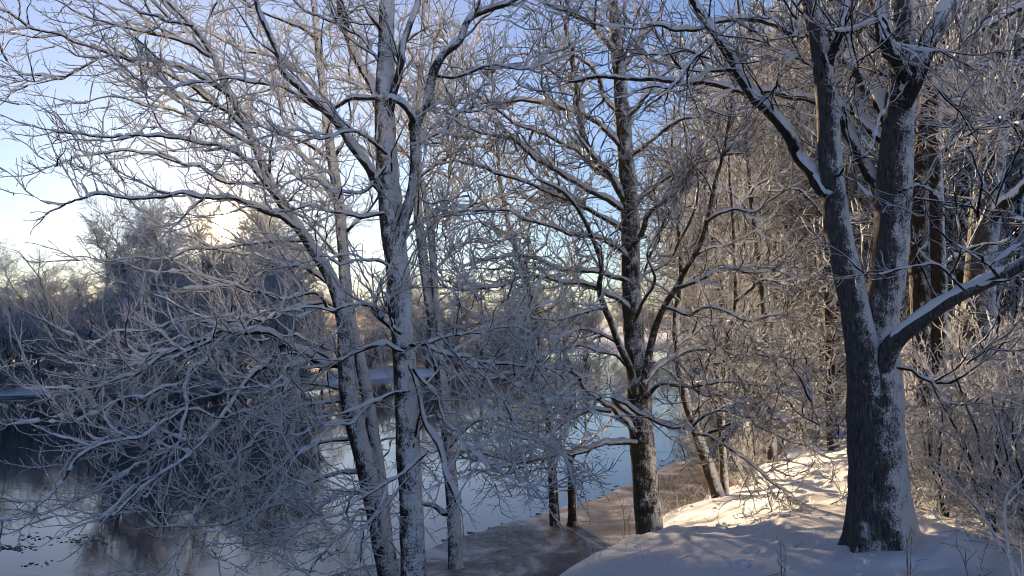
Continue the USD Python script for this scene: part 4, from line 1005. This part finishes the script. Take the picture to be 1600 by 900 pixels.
for i, px in enumerate(range(470, 1130, 26)):
    d = 139 + (i * 37 % 11) if px > 860 else 132 + (i * 29 % 17)
    if px < 620:
        d = 146 + i % 5
    k = ("alder", "willow", "birch", "alder")[i % 4]
    top = 432 + (i * 53 % 44)
    stand(k, px, d, top, f"small pale frosted tree in the row along the distant bank, {ORD[i]} from the left", (i * 71) % 360, G_FAR, 1.5)

# the wood on the near bank, right of the middle
WOOD_LABELS = []
G_WOOD = "frosted trees of the wood on the near bank"
for i, (k, px, d, top, wide) in enumerate([
    ("oak", 1180, 27, 20, 1.0), ("maple", 1260, 24, -90, 1.0), ("oak", 1350, 22, -120, 1.0), ("maple", 1420, 19, -160, 1.0), ("oak", 1490, 23, -140, 1.0), ("maple", 1575, 20, -200, 1.0),
    ("maple", 1110, 36, 120, 1.2), ("oak", 1225, 34, -20, 1.1), ("maple", 1310, 32, -60, 1.1), ("oak", 1395, 31, -90, 1.1), ("maple", 1470, 32, -90, 1.1), ("oak", 1555, 29, -140, 1.1), ("oak", 1640, 26, -160, 1.0),
    ("oak", 1150, 46, 210, 1.2), ("maple", 1200, 52, 160, 1.2), ("oak", 1270, 47, 60, 1.2), ("maple", 1345, 46, 20, 1.2), ("oak", 1430, 44, 0, 1.2), ("maple", 1510, 42, -20, 1.2), ("oak", 1590, 40, -40, 1.2),
    ("maple", 1105, 75, 330, 1.3), ("oak", 1140, 66, 290, 1.3), ("maple", 1185, 70, 270, 1.3), ("alder", 1240, 66, 230, 1.3), ("oak", 1310, 62, 200, 1.3), ("maple", 1385, 60, 190, 1.3), ("oak", 1460, 58, 170, 1.3), ("alder", 1545, 56, 170, 1.3)]):
    where = ("behind the red brown trunk", "left of the massive tree", "behind the massive tree", "right of the massive tree", "behind the two stemmed tree", "at the right edge")[min(5, max(0, (px - 1150) // 75))]
    depth = "nearest" if d < 28 else "middle" if d < 38 else "deeper" if d < 54 else "deepest"
    lab = f"{depth} frosted {k} of the wood {where}"
    lab = lab + " and farther right" if lab in WOOD_LABELS else lab
    WOOD_LABELS.append(lab)
    stand(k, px, d, top, lab, (i * 67) % 360, G_WOOD, wide)

behind = None
for i, (x, y, h) in enumerate([(-4, -5, 13), (1, -5.5, 14), (5.5, -4.5, 13), (10, -3.5, 14), (-9, -8, 13), (3, -10, 16), (8, -9, 15), (14, -7, 15), (-4, -12, 15), (-14, -14, 15), (14, 1.5, 13), (18, 5, 14), (-5.5, -2.5, 13), (8, -1.5, 13), (11.5, 3, 13), (15.5, 7, 13)]):
    label, p, sc = "dark snow free spruce behind the place where the picture is taken", (x, y, max(gz(x, y), 0) - 0.05), (h / 13,) * 3
    if behind is None:
        behind = conifer("dark_spruce", label, "tree", p, 0, sc, 13.0, 311, group="dark spruces behind the viewpoint", needle_look=needle_dark)
    else:
        copy_of(behind, label, p, (i * 77) % 360, sc)

# frosted bushes of the right foreground and the slope
G_BUSH = "frosted bushes on the snow bank"
for i, (px, d, top, wide, label) in enumerate([
    (1470, 10.6, 520, 0.9, "frosted bush at the right foot of the massive tree"),
    (1545, 9.6, 500, 0.9, "large frosted bush in front, second from the right edge"),
    (1610, 8.6, 520, 0.9, "large frosted bush cut by the right edge"),
    (1440, 13.2, 520, 0.9, "sunlit bush behind the snowy branch stub of the massive tree"),
    (1515, 13.5, 470, 1.0, "tall sunlit bush below the thick right bough"),
    (1590, 12.5, 450, 1.0, "tallest frosted bush by the right edge, under the thick bough"),
    (1400, 17.0, 560, 1.0, "bush half hidden behind the massive trunk"),
    (1485, 17.0, 520, 1.1, "bush deep behind the tall sunlit bush"),
    (1565, 17.0, 490, 1.1, "bush deep in the wood by the right edge"),
    (1330, 21.0, 600, 1.0, "small bush at the far end of the sunlit snow"),
    (1425, 11.8, 600, 0.9, "low bush tucked between the massive trunk and the sunlit bush"),
    (1505, 11.4, 585, 0.9, "middling bush in front of the tall sunlit bush"),
    (1570, 11.0, 540, 0.9, "bush between the two large frosted bushes at the right edge"),
    (1450, 15.2, 505, 1.0, "bush at the foot of the two stemmed tree"),
    (1540, 15.0, 480, 1.0, "bush at the foot of the thick tall trunk"),
    (1610, 14.5, 470, 1.0, "bush behind the tallest one at the right edge"),
    (1640, 11.0, 480, 1.0, "bush mostly outside the right edge"),
    (1270, 22.0, 590, 1.1, "twiggy bush left of the dark slim trunk at the end of the snow"),
    (1215, 24.0, 590, 1.1, "twiggy bush around the red brown trunk by the water"),
    (1165, 19.5, 640, 0.9, "low bush behind the pair of trees at the edge of the bank"),
    (1090, 26.5, 600, 1.0, "bush at the water left of the leaning brown tree")]):
    stand("bush", px, d, top, label, (i * 83) % 360, G_BUSH, wide)

# ------------------------------------------------------------------ small growth
def stems_plant(name, label, category, shoots, d, seed, look, thick=0.006, levels=None, group=None):
    """shoots: pixel polylines of the stems, all rooted d metres ahead."""
    rng = np.random.default_rng(seed)
    b = at(shoots[0][0][0], shoots[0][0][1], d)
    org = np.array([b[0], b[1], gz(b[0], b[1])])
    root = thing(name, label, category, org, group=group)
    Cs, Rs = [], []
    for s in shoots:
        a = np.array(s, float)
        p = at(a[:, 0], a[:, 1], d + np.linspace(0, rng.normal(0, 0.15), len(a)))
        p[0, 2] = min(p[0, 2], org[2] - 0.05)
        c = spline(np.column_stack([p, np.linspace(thick, thick * 0.35, len(a))]), 0.05)
        part("stem", limb_mesh(c, 6, 0.05, 0, seed), look, root, origin=org)
        c = resample(c, 14)
        Cs.append(c[:, :3]); Rs.append(c[:, 3])
    C, R = np.stack(Cs), np.stack(Rs)
    out = []
    for lv in levels or [dict(per_m=9, length=(0.05, 0.22), angle=38, up=0.1, wig=0.12, K=5, tip=0.0028, curl=0.03), dict(per_m=9, length=(0.02, 0.08), angle=40, up=0.05, wig=0.1, K=3, tip=0.0024)]:
        C, R = sprout(rng, C, R, **lv)
        if len(C):
            out.append(tubes(C, R, 4))
    if out:
        part("twigs", join(*out), look, root, kind="stuff", origin=org)
    return root


stems_plant("bent_sapling", "snow laden sapling leaning in from the lower right corner", "sapling",
            [[(1640, 960), (1590, 890), (1560, 845), (1535, 805), (1510, 775), (1492, 752), (1478, 740)], [(1600, 905), (1570, 800), (1600, 745)], [(1560, 850), (1510, 840), (1480, 830)]],
            6.6, 401, twig_near, 0.014, levels=[dict(per_m=7, length=(0.12, 0.4), angle=45, up=0.1, wig=0.12, K=6, tip=0.004, curl=0.02), dict(per_m=9, length=(0.04, 0.15), angle=45, up=0.05, wig=0.12, K=4, tip=0.0034)])
for i, (d, sh, label) in enumerate([
    (12.6, [[(978, 862), (974, 800), (966, 775)], [(986, 860), (982, 810)]], "two thin bare stalks on the bank left of the mossy tree"),
    (11.6, [[(930, 892), (925, 865), (918, 845)], [(930, 892), (938, 868), (950, 850)], [(930, 892), (912, 872)]], "small frosted weed at the lower left tip of the snow bank"),
    (10.6, [[(1012, 905), (1008, 880), (1002, 862)], [(1012, 905), (1025, 880)]], "short dry weed in the shaded snow below the mossy tree"),
    (7.9, [[(1222, 884), (1220, 866), (1218, 850)], [(1225, 884), (1227, 862)]], "pair of dry stalks in the shaded snow left of the massive tree"),
    (12.4, [[(1166, 818), (1164, 800), (1163, 785)]], "single thin stalk standing in the sunlit snow"),
    (8.0, [[(1418, 868), (1417, 850), (1415, 838)], [(1420, 868), (1424, 845)]], "short stalks in the snow at the right foot of the massive tree"),
    (14.6, [[(1196, 796), (1195, 778), (1198, 765)]], "small stalk in the sunlit snow near the middle of the slope"),
    (7.6, [[(1520, 870), (1500, 862), (1480, 850)], [(1520, 870), (1540, 855)]], "low dark twigs in the snow beside the bent sapling")]):
    stems_plant("dry_weed", label, "weed", sh, d, 420 + i, straw_look if i != 1 else twig_near, 0.005, group="dry weeds sticking out of the snow")


def tuft(label, px, d, seed, n=70, h=0.42, w=0.35):
    rng = np.random.default_rng(seed)
    x, y, z = spot(px, d)
    root = thing("dry_grass_tuft", label, "grass tuft", (x, y, z), group="dry grass tufts at the edge of the ice")
    p0 = np.column_stack([rng.normal(0, w * 0.5, n), rng.normal(0, w * 0.5, n), np.zeros(n) - 0.02])
    d0 = unit(np.column_stack([rng.normal(0, 0.4, n), rng.normal(0, 0.4, n), np.ones(n)]))
    pts = [p0]
    side = rng.normal(0, 0.35, (n, 3)) * [1, 1, 0]
    for k in range(5):
        d0 = unit(d0 + side * 0.35 + [0, 0, -0.12])
        pts.append(pts[-1] + d0 * (h / 5 * rng.uniform(0.6, 1.2, (n, 1))))
    C = np.stack(pts, 1)
    part("blades", tubes(C, np.full(C.shape[:2], 0.004) * np.linspace(1, 0.4, 6), 3), straw_look, root, kind="stuff")
    part("frost", tubes(C[: n // 2] + [0, 0, 0.004], np.full((n // 2, 6), 0.005), 3), twig_frost, root, kind="stuff")


for i, (px, d, label) in enumerate([(1066, 19.6, "tawny grass tuft on the ice right of the mossy trunk"), (1085, 18.4, "tawny grass tuft at the left foot of the leaning brown tree"), (1104, 17.4, "frosted grass tuft touching the leaning brown tree"),
                                    (1050, 21.0, "farthest tawny grass tuft beside the open water"), (1160, 17.6, "grass tuft right of the slim upright tree on the bank"), (1043, 16.6, "small grass tuft low on the slope beside the mossy trunk")]):
    tuft(label, px, d, 500 + i)



# ------------------------------------------------------------------ ice and litter
def plates(seed, centres, size, z, n_side=7, thick=0.02):
    rng = np.random.default_rng(seed)
    ms = []
    for cx, cy in centres:
        a = np.sort(rng.uniform(0, 2 * np.pi, n_side))
        r = size * rng.uniform(0.5, 1.3)
        p = Polygon([(cx + r * 1.6 * math.cos(t) * rng.uniform(0.7, 1.2), cy + r * math.sin(t) * rng.uniform(0.7, 1.2)) for t in a]).buffer(0)
        if p.geom_type == "Polygon" and p.area > 1e-5:
            v, f = slab(p, z, z + thick * rng.uniform(0.6, 1.4))
            tilt = rng.normal(0, 0.04, 2)
            v[:, 2] += (v[:, 0] - cx) * tilt[0] + (v[:, 1] - cy) * tilt[1]
            ms.append((v, f))
    return join(*ms)


rng = np.random.default_rng(77)
rim = LineString(outer)
cs = []
for t in rng.uniform(0.25, 0.98, 150):
    pt = rim.interpolate(t, normalized=True)
    cs.append((pt.x - abs(rng.normal(0, 0.22)) + 0.12, pt.y + rng.normal(0, 0.12)))
clear_ice = M("clear_ice", {"g": ("geometry", {}), "n": ("noise_texture", {"scale": 9.0, "detail": 5.0}), "r": ("rgb_ramp", {"ramp": [(0.35, (0.16, 0.17, 0.19)), (0.65, (0.62, 0.65, 0.70))]}),
                            "out": ("principled_bsdf", {"roughness": 0.3, "specular_ior_level": 0.4})}, [("g.position", "n.vector"), ("n.fac", "r.fac"), ("r.color", "out.base_color")])
slush_look = M("dark_slush", {"g": ("geometry", {}), "n": ("noise_texture", {"scale": 30.0}), "r": ("rgb_ramp", {"ramp": [(0.35, (0.02, 0.024, 0.03)), (0.7, (0.09, 0.10, 0.12))]}),
                              "out": ("principled_bsdf", {"roughness": 0.5})}, [("g.position", "n.vector"), ("n.fac", "r.fac"), ("r.color", "out.base_color")])
say(part("broken_ice", plates(78, cs, 0.04, 0.004, thick=0.014), clear_ice, smooth=False), "broken bits of thin ice along the outer edge of the ice shelf", "ice", kind="stuff")
cs = []
for px, py, w, n in [(22, 856, 26, 70), (45, 838, 14, 20), (110, 846, 26, 30), (60, 880, 14, 10), (160, 838, 20, 14), (930, 716, 22, 26), (965, 700, 20, 22), (900, 742, 16, 14)]:
    for k in range(n):
        x, y = px + rng.normal(0, w), py + rng.normal(0, 3.2)
        v = (y - 450) / FOC
        d = EYE[2] * (math.cos(PITCH) + math.sin(PITCH) * v) / (math.cos(PITCH) * v - math.sin(PITCH))
        cs.append(tuple(at(x, y, d)[:2]))
say(part("floating_slush", plates(79, cs, 0.026, 0.002, 6, 0.006), slush_look, smooth=False), "dark flecks of slush drifting on the calm river", "slush", kind="stuff")
n = 120
p = np.column_stack([rng.uniform(1.6, 9.0, n), rng.uniform(7.2, 19, n)])
z = ground_z(p[:, 0], p[:, 1])
ok = z > 0.3
p, z = p[ok], z[ok]
a = rng.uniform(0, 2 * np.pi, len(p))
L = rng.uniform(0.05, 0.22, len(p))
q = np.linspace(-0.5, 0.5, 5)
C = np.stack([p[:, :1] + np.cos(a)[:, None] * L[:, None] * q + rng.normal(0, 0.006, (len(p), 5)), p[:, 1:] + np.sin(a)[:, None] * L[:, None] * q + rng.normal(0, 0.006, (len(p), 5))], -1)
C = np.concatenate([C, (ground_z(C[..., 0], C[..., 1]) + 0.004)[..., None]], -1)
say(part("fallen_twigs", tubes(C, np.full(C.shape[:2], 0.0035), 4), twig_dim, kind="stuff"), "small dark twigs fallen on the snow of the bank", "twigs")
n = 240
p = np.column_stack([rng.uniform(1.4, 9.0, n), rng.uniform(7.2, 19, n)])
z = ground_z(p[:, 0], p[:, 1])
bl = []
ico = trimesh.creation.icosphere(1, 1.0)
for (x, y), zz in zip(p, z):
    if zz > 0.3:
        r = 0.012 + 0.028 * rng.random() ** 3
        v = np.array(ico.vertices) * (1 + rng.normal(0, 0.15, (len(ico.vertices), 1))) * [r * 1.2, r * 1.2, r * 0.8] + [x, y, zz + r * 0.15]
        bl.append((v, np.array(ico.faces)))
say(part("snow_clods", join(*bl), snow_look, kind="stuff"), "small clods of snow dropped from the branches onto the bank", "snow")
